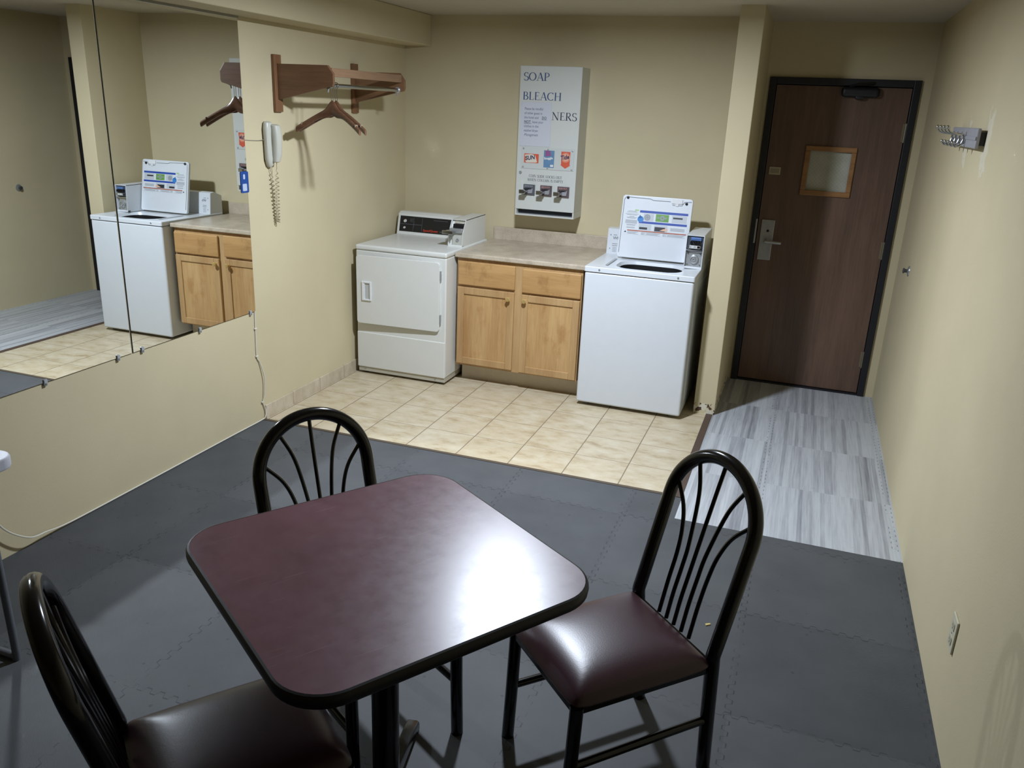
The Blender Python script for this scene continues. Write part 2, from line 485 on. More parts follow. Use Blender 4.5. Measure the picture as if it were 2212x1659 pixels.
# serif capitals drawn as strokes: each stroke a list of (x, y, width); unit height 1
def _arc(cx, cy, rx, ry, a0, a1, w0, w1, n=12):
    out = []
    for i in range(n + 1):
        a = R(a0 + (a1 - a0) * i / n)
        k = abs(math.cos(a))
        out.append((cx + rx * math.cos(a), cy + ry * math.sin(a), w1 + (w0 - w1) * k))
    return out
TK, TN = 0.13, 0.045
def _st(x0, y0, x1, y1, w): return [(x0, y0, w), (x1, y1, w)]
def _serif(x, y, w=0.26): return _st(x - w / 2, y, x + w / 2, y, 0.035)
SERIF = {
 'S': (0.56, [_arc(0.28, 0.735, 0.21, 0.235, 35, 270, 0.11, 0.05), _arc(0.28, 0.25, 0.23, 0.25, 90, -145, 0.12, 0.05), _st(0.47, 0.75, 0.47, 0.97, 0.03), _st(0.06, 0.05, 0.06, 0.27, 0.03)]),
 'O': (0.86, [_arc(0.42, 0.5, 0.36, 0.475, 0, 360, TK, TN, 28)]),
 'A': (0.80, [_st(0.10, 0, 0.40, 1.0, TN), _st(0.40, 1.0, 0.70, 0, TK), _st(0.21, 0.34, 0.58, 0.34, TN), _serif(0.10, 0.018), _serif(0.70, 0.018)]),
 'P': (0.64, [_st(0.16, 0, 0.16, 1, TK), _arc(0.30, 0.73, 0.26, 0.25, 90, -90, 0.11, 0.045), _st(0.16, 0.98, 0.30, 0.98, 0.045), _st(0.16, 0.48, 0.30, 0.48, 0.045), _serif(0.16, 0.018, 0.32), _serif(0.13, 0.982, 0.2)]),
 'B': (0.68, [_st(0.16, 0, 0.16, 1, TK), _arc(0.30, 0.75, 0.22, 0.23, 90, -90, 0.1, 0.045), _arc(0.32, 0.265, 0.27, 0.25, 90, -90, 0.12, 0.045), _st(0.08, 0.98, 0.30, 0.98, 0.045), _st(0.16, 0.52, 0.32, 0.52, 0.045), _st(0.08, 0.018, 0.32, 0.018, 0.045)]),
 'L': (0.62, [_st(0.16, 0, 0.16, 1, TK), _st(0.08, 0.02, 0.56, 0.02, 0.045), _st(0.55, 0.0, 0.57, 0.24, 0.035), _serif(0.16, 0.982)]),
 'E': (0.64, [_st(0.16, 0, 0.16, 1, TK), _st(0.08, 0.02, 0.56, 0.02, 0.045), _st(0.08, 0.98, 0.52, 0.98, 0.045), _st(0.16, 0.52, 0.42, 0.52, 0.045), _st(0.56, 0, 0.58, 0.22, 0.03), _st(0.52, 0.80, 0.52, 1.0, 0.03), _st(0.42, 0.42, 0.42, 0.62, 0.03)]),
 'C': (0.76, [_arc(0.42, 0.5, 0.36, 0.475, 48, 312, TK, TN, 22), _st(0.66, 0.72, 0.66, 0.98, 0.03), _st(0.66, 0.06, 0.66, 0.2, 0.03)]),
 'H': (0.86, [_st(0.16, 0, 0.16, 1, TK), _st(0.68, 0, 0.68, 1, TK), _st(0.16, 0.52, 0.68, 0.52, TN)] + [_serif(a, b, 0.28) for a in (0.16, 0.68) for b in (0.018, 0.982)]),
 'N': (0.88, [_st(0.14, 0, 0.14, 1, TN), _st(0.12, 1, 0.70, 0, TK), _st(0.70, 0, 0.70, 1, TN), _serif(0.14, 0.018), _serif(0.70, 0.982), _serif(0.10, 0.982, 0.16)]),
 'R': (0.74, [_st(0.16, 0, 0.16, 1, TK), _arc(0.30, 0.74, 0.24, 0.24, 90, -90, 0.11, 0.045), _st(0.08, 0.98, 0.30, 0.98, 0.045), _st(0.16, 0.50, 0.30, 0.50, 0.045), _st(0.32, 0.5, 0.64, 0.0, TK), _serif(0.16, 0.018, 0.3), _serif(0.66, 0.018, 0.16)]),
 'I': (0.34, [_st(0.16, 0, 0.16, 1, TK), _serif(0.16, 0.018, 0.3), _serif(0.16, 0.982, 0.3)]),
 'D': (0.80, [_st(0.16, 0, 0.16, 1, TK), _arc(0.28, 0.5, 0.43, 0.48, 90, -90, 0.13, 0.045, 16), _st(0.06, 0.98, 0.28, 0.98, 0.045), _st(0.06, 0.02, 0.28, 0.02, 0.045)]),
 'K': (0.78, [_st(0.16, 0, 0.16, 1, TK), _st(0.18, 0.42, 0.60, 1.0, TN), _st(0.30, 0.56, 0.68, 0.0, TK), _serif(0.16, 0.018, 0.28), _serif(0.16, 0.982, 0.28), _serif(0.60, 0.982, 0.22), _serif(0.68, 0.018, 0.22)]),
 'U': (0.82, [_st(0.16, 0.3, 0.16, 1, TK), _arc(0.40, 0.3, 0.25, 0.28, 180, 360, TK, TN), _st(0.65, 0.3, 0.65, 1, TN), _serif(0.16, 0.982), _serif(0.65, 0.982, 0.2)]),
 'T': (0.70, [_st(0.34, 0, 0.34, 1, TK), _st(0.04, 0.98, 0.64, 0.98, 0.045), _st(0.04, 0.78, 0.05, 1.0, 0.03), _st(0.63, 0.78, 0.64, 1.0, 0.03), _serif(0.34, 0.018, 0.28)]),
 'W': (1.14, [_st(0.06, 1, 0.32, 0, TK), _st(0.32, 0, 0.55, 1, TN), _st(0.52, 1, 0.80, 0, TK), _st(0.80, 0, 1.04, 1, TN), _serif(0.06, 0.982, 0.2), _serif(0.55, 0.982, 0.2), _serif(1.04, 0.982, 0.2)]),
 'M': (1.0, [_st(0.12, 0, 0.16, 1, TN), _st(0.16, 1, 0.48, 0.02, TK), _st(0.48, 0.02, 0.80, 1, TN), _st(0.82, 1, 0.84, 0, TK), _serif(0.12, 0.018, 0.2), _serif(0.84, 0.018, 0.24), _serif(0.12, 0.982, 0.16)]),
 'Y': (0.76, [_st(0.36, 0, 0.36, 0.48, TK), _st(0.36, 0.44, 0.06, 1, TK), _st(0.36, 0.44, 0.66, 1, TN), _serif(0.36, 0.018), _serif(0.08, 0.982, 0.2), _serif(0.66, 0.982, 0.18)]),
}
def serif_bm(bm, s, h, frame, width=None, depth=0.0006):
    o, ux, uy, un = [Vector(v) for v in frame]
    tot = sum(SERIF[c][0] if c in SERIF else 0.4 for c in s)
    sx = (width / tot) if width else h
    x = 0.0
    layer = 0
    for c in s:
        if c not in SERIF: x += 0.4; continue
        for st in SERIF[c][1]:
            layer += 1
            L, Rr = [], []
            for i, (px, py, w) in enumerate(st):
                a = st[max(i - 1, 0)]; b = st[min(i + 1, len(st) - 1)]
                dx, dy = b[0] - a[0], b[1] - a[1]; l = math.hypot(dx, dy) or 1
                nx, ny = -dy / l * w / 2, dx / l * w / 2
                dz = un * (depth + 0.00002 * (layer % 7))
                L.append(bm.verts.new(o + ux * (x + px + nx) * sx + uy * (py + ny) * h + dz))
                Rr.append(bm.verts.new(o + ux * (x + px - nx) * sx + uy * (py - ny) * h + dz))
            for i in range(len(st) - 1):
                bm.faces.new((L[i], Rr[i], Rr[i + 1], L[i + 1]))
        x += SERIF[c][0]
    return bm

def rect(bm, frame, x0, y0, x1, y1, d=0.0006):
    o, ux, uy, un = [Vector(v) for v in frame]
    vs = [bm.verts.new(o + ux * a + uy * b + un * d) for a, b in ((x0, y0), (x1, y0), (x1, y1), (x0, y1))]
    bm.faces.new(vs); return bm
def poly(bm, frame, pts, d=0.0006):
    o, ux, uy, un = [Vector(v) for v in frame]
    bm.faces.new([bm.verts.new(o + ux * a + uy * b + un * d) for a, b in pts]); return bm
def disc(bm, frame, cx, cy, r0, r1, d=0.0006, n=24):
    pts = [(math.cos(2 * math.pi * i / n), math.sin(2 * math.pi * i / n)) for i in range(n)]
    o, ux, uy, un = [Vector(v) for v in frame]
    P = lambda r, q: bm.verts.new(o + ux * (cx + r * q[0]) + uy * (cy + r * q[1]) + un * d)
    if r0 <= 0: bm.faces.new([P(r1, q) for q in pts]); return bm
    A = [P(r0, q) for q in pts]; B = [P(r1, q) for q in pts]
    for i in range(n): bm.faces.new((A[i], B[i], B[(i + 1) % n], A[(i + 1) % n]))
    return bm

# ================================================================ THE ROOM
XR, YB, YA, H = 3.493, 1.57, 1.847, 2.414
PX0, PX1, PY = 2.367, 2.502, 0.984
YF = -7.0
ZS, XS = 2.209, 0.205
TY = -0.2845
struct('floor', box((0, YF, -0.06), (XR, TY - 0.022, 0)), FOAM, 'dark grey interlocking foam floor of the table area')
# tile floor and plank mat
struct('floor.001', box((0, TY, -0.06), (2.451, YB + 0.3, 0)), TILE, 'beige square tile floor under the washer and dryer')
bm = box((2.491, -0.54, -0.06), (XR, YA, 0.001)); struct('floor.002', bm, VINYL, 'pale whitewashed plank mat leading to the brown door')
struct('floor.003', box((2.491, TY - 0.3, -0.06), (XR, TY, -0.002)), FOAM, 'grey foam floor piece beneath the edge of the plank mat')
struct('trim_1', box((0, TY - 0.022, -0.06), (2.451, TY, 0.003), 0.001), TRIMB, 'thin brown strip along the front edge of the beige tiles')
struct('trim_2', box((2.451, TY - 0.022, -0.06), (2.491, PY, 0.004), 0.001), TRIMD, 'dark brown strip between the beige tiles and the plank mat')
struct('wall_left', box((-0.12, YF - 0.1, -0.06), (0, YA + 0.2, H + 0.1)), WALL, 'cream left wall carrying the mirrors and coat rack')
struct('wall_right', box((XR, YF - 0.1, -0.06), (XR + 0.12, YA + 0.2, H + 0.1)), WALLR, 'cream right wall with the hook rail and outlet')
struct('wall_back', box((-0.05, YB, -0.06), (PX0 + 0.02, YB + 0.2, H + 0.1)), WALL, 'cream back wall behind the washer and dryer')
struct('wall_partition', box((PX0, PY, -0.02), (PX1, YA + 0.1, H + 0.05), 0.004), WALLP, 'cream partition end between washer and door, chipped at its foot')
struct('wall_front', box((-0.1, YF - 0.12, -0.06), (XR + 0.1, YF, H + 0.1)), WALL, 'cream wall behind the viewer')
struct('ceiling', box((-0.1, YF - 0.1, H), (XR + 0.1, YA + 0.2, H + 0.1)), CEIL, 'flat painted ceiling')
struct('trim_3', box((0, YF, ZS), (XS, YB, H), 0.006), WALL, 'boxed soffit running along the top of the left wall')
# alcove wall with the door opening
DX0, DX1, DZ = 2.524, 3.4335, 2.083
bm = bmesh.new()
bx(bm, (PX1 - 0.03, YA, -0.06), (DX0 + 0.02, YA + 0.2, H + 0.05))
bx(bm, (DX1 - 0.02, YA, -0.06), (XR + 0.05, YA + 0.2, H + 0.05))
bx(bm, (DX0 + 0.02, YA, DZ - 0.02), (DX1 - 0.02, YA + 0.2, H + 0.05))
struct('wall_alcove', bm, WALL, 'cream alcove wall around the brown door')
# tile baseboard
bm = box((0, TY + 0.006, 0), (0.011, YB, 0.083), 0.002)
struct('baseboard_left', bm, TILEW, 'low beige tile baseboard on the left wall beside the dryer')

# ---------------------------------------------------------------- door
d = thing('door_1', (2.975, YA, 0), 'brown wood veneer door in a black frame with small wired window', 'door', kind='structure')
bm = bmesh.new()
FW = 0.043
bx(bm, (DX0, YA - 0.018, 0), (DX0 + FW, YA + 0.12, DZ), 0.003)
bx(bm, (DX1 - FW, YA - 0.018, 0), (DX1, YA + 0.12, DZ), 0.003)
bx(bm, (DX0 + FW, YA - 0.018, DZ - FW), (DX1 - FW, YA + 0.12, DZ), 0.003)
bx(bm, (DX0 + FW, YA - 0.01, 0), (DX1 - FW, YA + 0.12, 0.012))
obj('door_frame', bm, BLACKF, d)
LX0, LX1, LY = DX0 + FW + 0.004, DX1 - FW - 0.004, YA + 0.012
bm = bmesh.new()
WX0, WX1, WZ0, WZ1 = 2.826, 3.108, 1.362, 1.646
bx(bm, (LX0, LY, 0.016), (WX0, LY + 0.045, DZ - FW - 0.005))
bx(bm, (WX1, LY, 0.016), (LX1, LY + 0.045, DZ - FW - 0.005))
bx(bm, (WX0, LY, 0.016), (WX1, LY + 0.045, WZ0))
bx(bm, (WX0, LY, WZ1), (WX1, LY + 0.045, DZ - FW - 0.005))
leaf = obj('leaf', bm, DOORW, d)
bm = bmesh.new()
o0, o1, p0, p1 = 2.808, 3.126, 1.344, 1.664
i0, i1, q0, q1 = 2.842, 3.096, 1.378, 1.631
for a, b in (((o0, p0), (o1, q0)), ((o0, q1), (o1, p1)), ((o0, q0), (i0, q1)), ((i1, q0), (o1, q1))):
    bx(bm, (a[0], LY - 0.014, a[1]), (b[0], LY + 0.002, b[1]), 0.004)
wf = obj('window_frame', bm, OAK_LITE, d)
obj('pane', box((WX0, LY + 0.012, WZ0), (WX1, LY + 0.02, WZ1)), WGLASS, wf)
pl = obj('lock_plate', box((2.592, LY - 0.012, 0.886), (2.680, LY + 0.001, 1.163), 0.004), STEEL, d)
bm = bmesh.new()
lathe(bm, [(0, 0), (0.017, 0), (0.014, 0.03), (0.012, 0.05), (0, 0.05)], (2.640, LY - 0.012, 1.018), '-y', 16)
tube(bm, [(2.632, LY - 0.056, 1.018), (2.66, LY - 0.058, 1.018), (2.71, LY - 0.056, 1.016), (2.738, LY - 0.052, 1.015)], [0.013, 0.012, 0.0115, 0.011], 10)
obj('lever', bm, STEEL, pl, True)
obj('keyhole', lathe(bmesh.new(), [(0, 0), (0.009, 0), (0.008, 0.003), (0, 0.003)], (2.640, LY - 0.0118, 1.088), '-y', 14), BLACK_GAP, pl)
s_ = obj('sign_plate', box((2.594, LY - 0.006, 1.464), (2.668, LY + 0.001, 1.515), 0.002), plain('sign_plate_cream', (186, 178, 150), 0.4), d)
obj('sign_face', box((2.603, LY - 0.0075, 1.474), (2.659, LY - 0.005, 1.505)), plain('sign_face_grey', (158, 150, 126), 0.5), s_)
bm = box((2.972, LY - 0.055, 1.972), (3.20, LY + 0.001, 2.034), 0.022, 3)
bx(bm, (3.06, LY - 0.05, 1.958), (3.115, LY - 0.005, 1.985), 0.01)
tube(bm, [(3.02, LY - 0.05, 2.036), (3.06, LY - 0.11, 2.05), (3.16, LY - 0.03, 2.058)], 0.009, 8)
obj('door_closer', bm, BLACKF, d, True)
for z in (1.768, 1.018, 0.26):
    bm = bmesh.new()
    tube(bm, [(LX1 + 0.002, LY - 0.008, z - 0.058), (LX1 + 0.002, LY - 0.008, z + 0.058)], 0.0075, 10)
    bx(bm, (LX1 - 0.016, LY - 0.004, z - 0.055), (LX1 + 0.002, LY + 0.001, z + 0.055))
    obj('hinge', bm, plain('hinge_metal', (150, 140, 116), 0.4, 0.6), d, True)
obj('strike_plate', box((DX0 + FW - 0.012, YA - 0.021, 1.0), (DX0 + FW - 0.001, YA - 0.017, 1.165)), STEEL, d)

# ================================================================ MIRRORS
MY = -0.316
def mirror(y0, y1, z0, label):
    t = thing('wall_mirror', (0.002, (y0 + y1) / 2, z0), label, 'mirror')
    obj('backing', box((0.0, y0, z0), (0.0045, y1, ZS - 0.004)), MIREDGE, t)
    bm = bmesh.new()
    f = bm.faces.new([bm.verts.new(v) for v in ((0.0052, y0 + 0.0015, z0 + 0.0015), (0.0052, y1 - 0.0015, z0 + 0.0015), (0.0052, y1 - 0.0015, ZS - 0.006), (0.0052, y0 + 0.0015, ZS - 0.006))])
    obj('glass', bm, MIRROR, t)
    return t
mirror(-1.2395, MY, 0.666, 'large wall mirror on the right, ending beside the white wall phone')
mirror(-2.160, -1.2475, 0.666, 'large wall mirror left of the dark joint, above the folding table')
obj_ch = obj('mirror_channel', box((0, -2.16, ZS - 0.012), (0.012, MY, ZS), 0.001), plain('aluminium', (170, 170, 160), 0.35, 0.7), None)
tag(obj_ch, 'thin metal channel holding the top edge of the mirrors under the soffit', 'channel')
def clip(y, z, label):
    t = thing('mirror_clip', (0.006, y, z), label, 'clip')
    obj('bracket', box((0, y - 0.009, z - 0.016), (0.011, y + 0.009, z + 0.012), 0.003), plain('clear_clip', (176, 180, 182), 0.2), t)
    obj('screw', lathe(bmesh.new(), [(0, 0), (0.0045, 0), (0.004, 0.003), (0, 0.0035)], (0.011, y, z - 0.006), 'x', 10), STEEL, t)
for y, l in ((-0.362, 'mirror clip nearest the wall phone, under the mirror corner'), (-0.781, 'lone mirror clip midway along the right mirror bottom edge'), (-1.183, 'mirror clip just right of the dark mirror joint'), (-1.332, 'mirror clip just left of the dark mirror joint'), (-1.725, 'mirror clip on the left mirror, above the folding table corner')):
    clip(y, 0.669, l)
st = thing('mirror_sticker', (0.006, -0.342, 1.385), 'blue sticker on the mirror edge left of the wall phone', 'sticker')
F = ((0.0062, -0.342, 1.385), (0, 1, 0), (0, 0, 1), (1, 0, 0))
obj('sheet', prism(bmesh.new(), rrect(-0.033, -0.056, 0.033, 0.056, 0.008), F, 0.0012), STICKB, st)
for q in ((-0.012, 0.016, 0.004, 0.042, 0.005), (-0.020, -0.046, 0.016, -0.008, 0.005)):
    obj('pale_panel', poly(bmesh.new(), F, rrect(*q), 0.002), plain('sticker_pale', (190, 204, 224), 0.4, var=0), st)

# ================================================================ CABINET + COUNTER
CX0, CX1, CY = 0.735, 1.600, 0.885
t = thing('base_cabinet', ((CX0 + CX1) / 2, 1.2, 0), 'golden oak base cabinet with two doors between dryer and washer', 'cabinet')
bm = bmesh.new()
bx(bm, (CX0, CY + 0.02, 0.122), (CX0 + 0.016, YB - 0.005, 0.868)); bx(bm, (CX1 - 0.016, CY + 0.02, 0.122), (CX1, YB - 0.005, 0.868))
bx(bm, (CX0, CY + 0.02, 0.122), (CX1, YB - 0.005, 0.138)); bx(bm, (CX0 + 0.016, YB - 0.02, 0.138), (CX1 - 0.016, YB - 0.005, 0.868))
obj('carcass', bm, OAK_F, t)
bm = bmesh.new()
for a, b in (((CX0, 0.122), (CX0 + 0.03, 0.868)), ((CX1 - 0.02, 0.122), (CX1, 0.868)), ((1.140, 0.122), (1.205, 0.868))):
    bx(bm, (a[0], CY, a[1]), (b[0], CY + 0.02, b[1]), 0.001)
for z0, z1 in ((0.122, 0.15), (0.662, 0.7), (0.83, 0.868)):
    for x0, x1 in ((CX0 + 0.03, 1.14), (1.205, CX1 - 0.02)): bx(bm, (x0, CY, z0), (x1, CY + 0.02, z1), 0.001)
obj('face_frame', bm, OAK_F, t)
for x0, x1, z0, z1 in ((0.747, 1.148, 0.688, 0.846), (1.199, 1.595, 0.680, 0.838)):
    bm = box((x0, CY - 0.019, z0), (x1, CY - 0.001, z1), 0.006, 2)
    obj('drawer', bm, OAK_H, t)
def cab_door(x0, x1, z0, z1, kx):
    w = 0.046
    bm = bmesh.new()
    y0, y1 = CY - 0.020, CY - 0.001
    bx(bm, (x0, y0, z0), (x0 + w, y1, z1), 0.003); bx(bm, (x1 - w, y0, z0), (x1, y1, z1), 0.003)
    bx(bm, (x0 + w, y0, z0), (x1 - w, y1, z0 + w), 0.003); bx(bm, (x0 + w, y0, z1 - w), (x1 - w, y1, z1), 0.003)
    dr = obj('door', bm, OAK_F, t)
    obj('panel', box((x0 + w - 0.003, CY - 0.011, z0 + w - 0.003), (x1 - w + 0.003, CY - 0.002, z1 - w + 0.003), 0.002), OAK_V, dr)
    kb = lathe(bmesh.new(), [(0.0, 0), (0.009, 0.0), (0.007, 0.006), (0.0065, 0.012), (0.0145, 0.019), (0.016, 0.026), (0.012, 0.031), (0, 0.033)], (kx, y0, 0.63), '-y', 20)
    obj('knob', kb, BRASS, dr, True)
cab_door(0.745, 1.147, 0.139, 0.673, 1.112)
cab_door(1.199, 1.594, 0.133, 0.667, 1.224)
obj('toe_kick', box((CX0 + 0.005, 0.985, 0.0), (CX1 - 0.005, 1.0, 0.122)), plain('toe_kick_vinyl', (226, 214, 190), 0.5), t)
t = thing('countertop', (1.17, 1.2, 0.87), 'beige mottled laminate countertop with short backsplash', 'countertop')
obj('slab', box((0.722, 0.860, 0.8685), (1.618, YB - 0.001, 0.9), 0.007, 3), COUNTER, t)
obj('backsplash', box((0.700 + 0.03, 1.55, 0.899), (1.618, YB - 0.001, 0.992), 0.004), COUNTER, t)

# ================================================================ DRYER
dx0, dx1, dy, dzt = 0.043, 0.714, 0.746, 0.909
t = thing('clothes_dryer', (0.378, 1.1, 0), 'white coin-operated dryer with door ajar, in the left corner', 'dryer')
bm = bmesh.new()
bx(bm, (dx0, dy, 0.05), (dx1, 1.47, 0.874), 0.010, 3)
obj('cabinet', bm, WHITE_AP, t, True)
obj('base', box((dx0 + 0.004, dy + 0.004, 0.016), (dx1 - 0.004, 1.465, 0.058), 0.004), plain('dryer_kick', (196, 192, 176), 0.4), t)
for x in (dx0 + 0.05, dx1 - 0.05):
    for y in (dy + 0.05, 1.42):
        obj('foot', lathe(bmesh.new(), [(0, 0), (0.02, 0), (0.016, 0.02), (0, 0.02)], (x, y, 0), 'z', 14), BLACK_PL, t)
obj('top_panel', box((dx0 - 0.001, dy - 0.006, 0.873), (dx1 + 0.003, 1.47, dzt), 0.012, 3), WHITE_AP, t, True)
lp = obj('lower_panel', box((dx0 + 0.002, dy - 0.005, 0.05), (dx1 - 0.002, dy + 0.01, 0.304), 0.005, 2), WHITE_AP, t)
for x in (0.10, 0.64):
    obj('screw', lathe(bmesh.new(), [(0, 0), (0.006, 0), (0.005, 0.003), (0, 0.004)], (x, dy + 0.004, 0.037), '-y', 10), STEEL, t)
# ajar door, hinged on the right
hx = 0.672
dd = bpy.data.objects.new('door', None)
bm = bmesh.new()
prism(bm, rrect(-0.603, 0.378, 0.0, 0.846, 0.02), ((0, 0, 0), (1, 0, 0), (0, 0, 1), (0, -1, 0)), 0.020, 0.004)
W = Matrix.Translation((hx, dy - 0.001, 0)) @ Matrix.Rotation(R(2.6), 4, 'Z')
bm.transform(W)
dobj = obj('door', bm, WHITE_AP, t, True)
bpy.data.objects.remove(dd)
bm = bmesh.new()
hp = []
Fh = ((0, 0, 0), (1, 0, 0), (0, 0, 1), (0, -1, 0))
X0, X1, Z0, Z1 = -0.560, -0.490, 0.540, 0.672
for a, b in (((X0, Z0), (X0 + 0.014, Z1)), ((X1 - 0.012, Z0), (X1, Z1)), ((X0 + 0.014, Z0), (X1 - 0.012, Z0 + 0.012)), ((X0 + 0.014, Z1 - 0.012), (X1 - 0.012, Z1))):
    bx(bm, (a[0], -0.030, a[1]), (b[0], -0.019, b[1]), 0.003)
bx(bm, (X0 + 0.012, -0.027, Z0 + 0.01), (X0 + 0.022, -0.019, Z1 - 0.01), 0.003)
bm.transform(W)
hnd = obj('handle', bm, plain('handle_white', (236, 238, 238), 0.25, var=0), dobj)
bm = box((X0 + 0.020, -0.0204, Z0 + 0.011), (X1 - 0.011, -0.0198, Z1 - 0.011)); bm.transform(W)
obj('recess', bm, plain('recess_grey', (198, 200, 198), 0.3, var=0), dobj)
for z in (0.755, 0.46):
    obj('hinge', box((hx + 0.002, dy - 0.012, z - 0.035), (hx + 0.010, dy + 0.001, z + 0.035), 0.002), STEEL, t)
# grey seal sheet on the door opening
obj('door_seal', prism(bmesh.new(), rrect(0.082, 0.39, 0.664, 0.834, 0.02), ((0, dy + 0.0005, 0), (1, 0, 0), (0, 0, 1), (0, -1, 0)), 0.0015), plain('seal_grey', (176, 172, 158), 0.6), t)
# console
cs = bmesh.new()
prof = [(1.335, dzt - 0.002), (1.372, 1.052), (1.40, 1.066), (1.455, 1.066), (1.47, dzt - 0.002)]
prism(cs, prof, ((0.046, 0, 0), (0, 1, 0), (0, 0, 1), (1, 0, 0)), 0.60, 0.003)
con = obj('console', cs, WHITE_AP, t)
nrm = Vector((0, -(1.052 - 0.907), (1.372 - 1.335))).normalized()
upv = Vector((0, 1.372 - 1.335, 1.052 - 0.907)).normalized()
Fc = (Vector((0.046, 1.335, 0.907)), Vector((1, 0, 0)), upv, nrm)
bm = prism(bmesh.new(), [(0.020, 0.022), (0.55, 0.022), (0.55, 0.134), (0.020, 0.134)], Fc, 0.002)
cp = obj('control_face', bm, BLACK_PL, con)
bm = bmesh.new()
for a in ((0.020 + 0.11, 0.03, 0.132, 0.126), (0.198, 0.03, 0.2, 0.126), (0.03, 0.074, 0.197, 0.077), (0.135, 0.05, 0.136, 0.1)):
    rect(bm, Fc, *a, 0.0024)
for i in range(4): rect(bm, Fc, 0.10, 0.094 + i * 0.007, 0.124, 0.096 + i * 0.007, 0.0024)
rect(bm, Fc, 0.29, 0.116, 0.40, 0.1185, 0.0024); rect(bm, Fc, 0.42, 0.116, 0.48, 0.1185, 0.0024)
obj('markings', bm, plain('dim_grey_print', (92, 96, 104), 0.5, var=0), con)
for z, nm in ((0.098, 'knob'), (0.05, 'button')):
    c = Fc[0] + Fc[1] * 0.062 + upv * z
    b2 = bmesh.new(); b2 = lathe(b2, [(0, 0), (0.012 if nm == 'knob' else 0.008, 0), (0.009 if nm == 'knob' else 0.007, 0.012), (0, 0.013)], (0, 0, 0), '-y', 16)
    b2.transform(Matrix.Translation(c)); obj(nm, b2, WHITE_PL, con, True)
bm = text_bm(bmesh.new(), 'SpeedQueen', 0.022, (Fc[0] + Fc[1] * 0.212 + upv * 0.033, Fc[1], upv, nrm), 0.003, bold=0.0004, sx=1.05)
obj('red_lettering', bm, REDP, con)
bm = text_bm(bmesh.new(), 'Commercial Dryer', 0.013, (Fc[0] + Fc[1] * 0.345 + upv * 0.034, Fc[1], upv, nrm), 0.003, sx=1.1)
obj('grey_lettering', bm, plain('console_grey_text', (132, 136, 142), 0.5, var=0), con)
# coin box on the dryer
def coin_box(parent, x0, x1, prof, nm='coin_box', m=None):
    """side walls + top + floor so that the front stays recessed; prof = front (y, z) points bottom to top"""
    m = m or WHITE_AP
    zb = prof[0][1]; zt = prof[-1][1]; yr = 1.44
    bm = bmesh.new()
    side = prof + [(yr, zt + 0.004), (yr, zb)]
    w = 0.004
    for xx in (x0, x1 - w): prism(bm, side, ((xx, 0, 0), (0, 1, 0), (0, 0, 1), (1, 0, 0)), w)
    y0 = prof[-1][0]
    prism(bm, [(y0, zt - 0.004), (yr, zt), (yr, zt + 0.004), (y0, zt)], ((x0, 0, 0), (0, 1, 0), (0, 0, 1), (1, 0, 0)), x1 - x0)
    inner = [(a + 0.022, b) for a, b in prof]
    prism(bm, inner + [(yr, zt - 0.002), (yr, zb)], ((x0 + 0.003, 0, 0), (0, 1, 0), (0, 0, 1), (1, 0, 0)), x1 - x0 - 0.006)
    bx(bm, (x0, prof[0][0], zb), (x1, prof[0][0] + 0.03, zb + 0.012), 0.002)
    return obj(nm, bm, m, parent)
prd = [(1.018, dzt - 0.001), (1.030, 1.000), (1.084, 1.084)]
cb = coin_box(t, 0.600, 0.706, prd)
sl = obj('coin_slide', box((0.606, 1.028, 1.002), (0.700, 1.10, 1.030), 0.004), STEEL, cb)
bm = bmesh.new(); bx(bm, (0.585, 0.965, 1.002), (0.655, 1.04, 1.016), 0.003); bx(bm, (0.583, 0.955, 0.998), (0.660, 0.968, 1.022), 0.003)
obj('slide_tray', bm, CHROME, cb)
bm = bmesh.new()
bx(bm, (0.625, 1.05, 1.03), (0.700, 1.09, 1.058), 0.003)
obj('coin_plate', bm, BLACK_PL, cb)
bm = box((0.632, 1.062, 1.06), (0.700, 1.085, 1.074), 0.002); obj('coin_slots', bm, plain('slot_cream', (206, 202, 186), 0.4), cb)
lk = obj('lock_plate', box((0.628, 1.030, 0.918), (0.698, 1.046, 0.985), 0.003), plain('lock_plate_white', (196, 196, 186), 0.4), cb)
obj('lock', lathe(bmesh.new(), [(0, 0), (0.011, 0), (0.010, 0.008), (0.006, 0.009), (0.006, 0.004), (0, 0.004)], (0.668, 1.030, 0.954), '-y', 18), STEEL, cb, True)

# ================================================================ WASHER
wx0, wx1, wy, wz = 1.628, 2.309, 0.790, 0.914
WB = 1.49
t = thing('washing_machine', (1.968, 1.14, 0), 'white top-load coin washer with lid standing open', 'washing machine')
bm = bmesh.new()
bx(bm, (wx0 + 0.003, wy, 0.022), (wx1 - 0.003, WB, 0.880), 0.014, 3)
bmesh.ops.delete(bm, geom=[f for f in bm.faces if f.normal.z > 0.98 and f.calc_center_median().z > 0.87], context='FACES')
# pressed side panel
bx(bm, (wx1 - 0.005, wy + 0.13, 0.09), (wx1 - 0.0005, WB - 0.1, 0.82), 0.004)
obj('cabinet', bm, WHITE_W, t, True)
for x in (wx0 + 0.06, wx1 - 0.06):
    for y in (wy + 0.06, WB - 0.06):
        obj('foot', lathe(bmesh.new(), [(0, 0), (0.022, 0), (0.016, 0.026), (0, 0.026)], (x, y, 0), 'z', 14), plain('foot_grey', (120, 120, 118), 0.6), t)
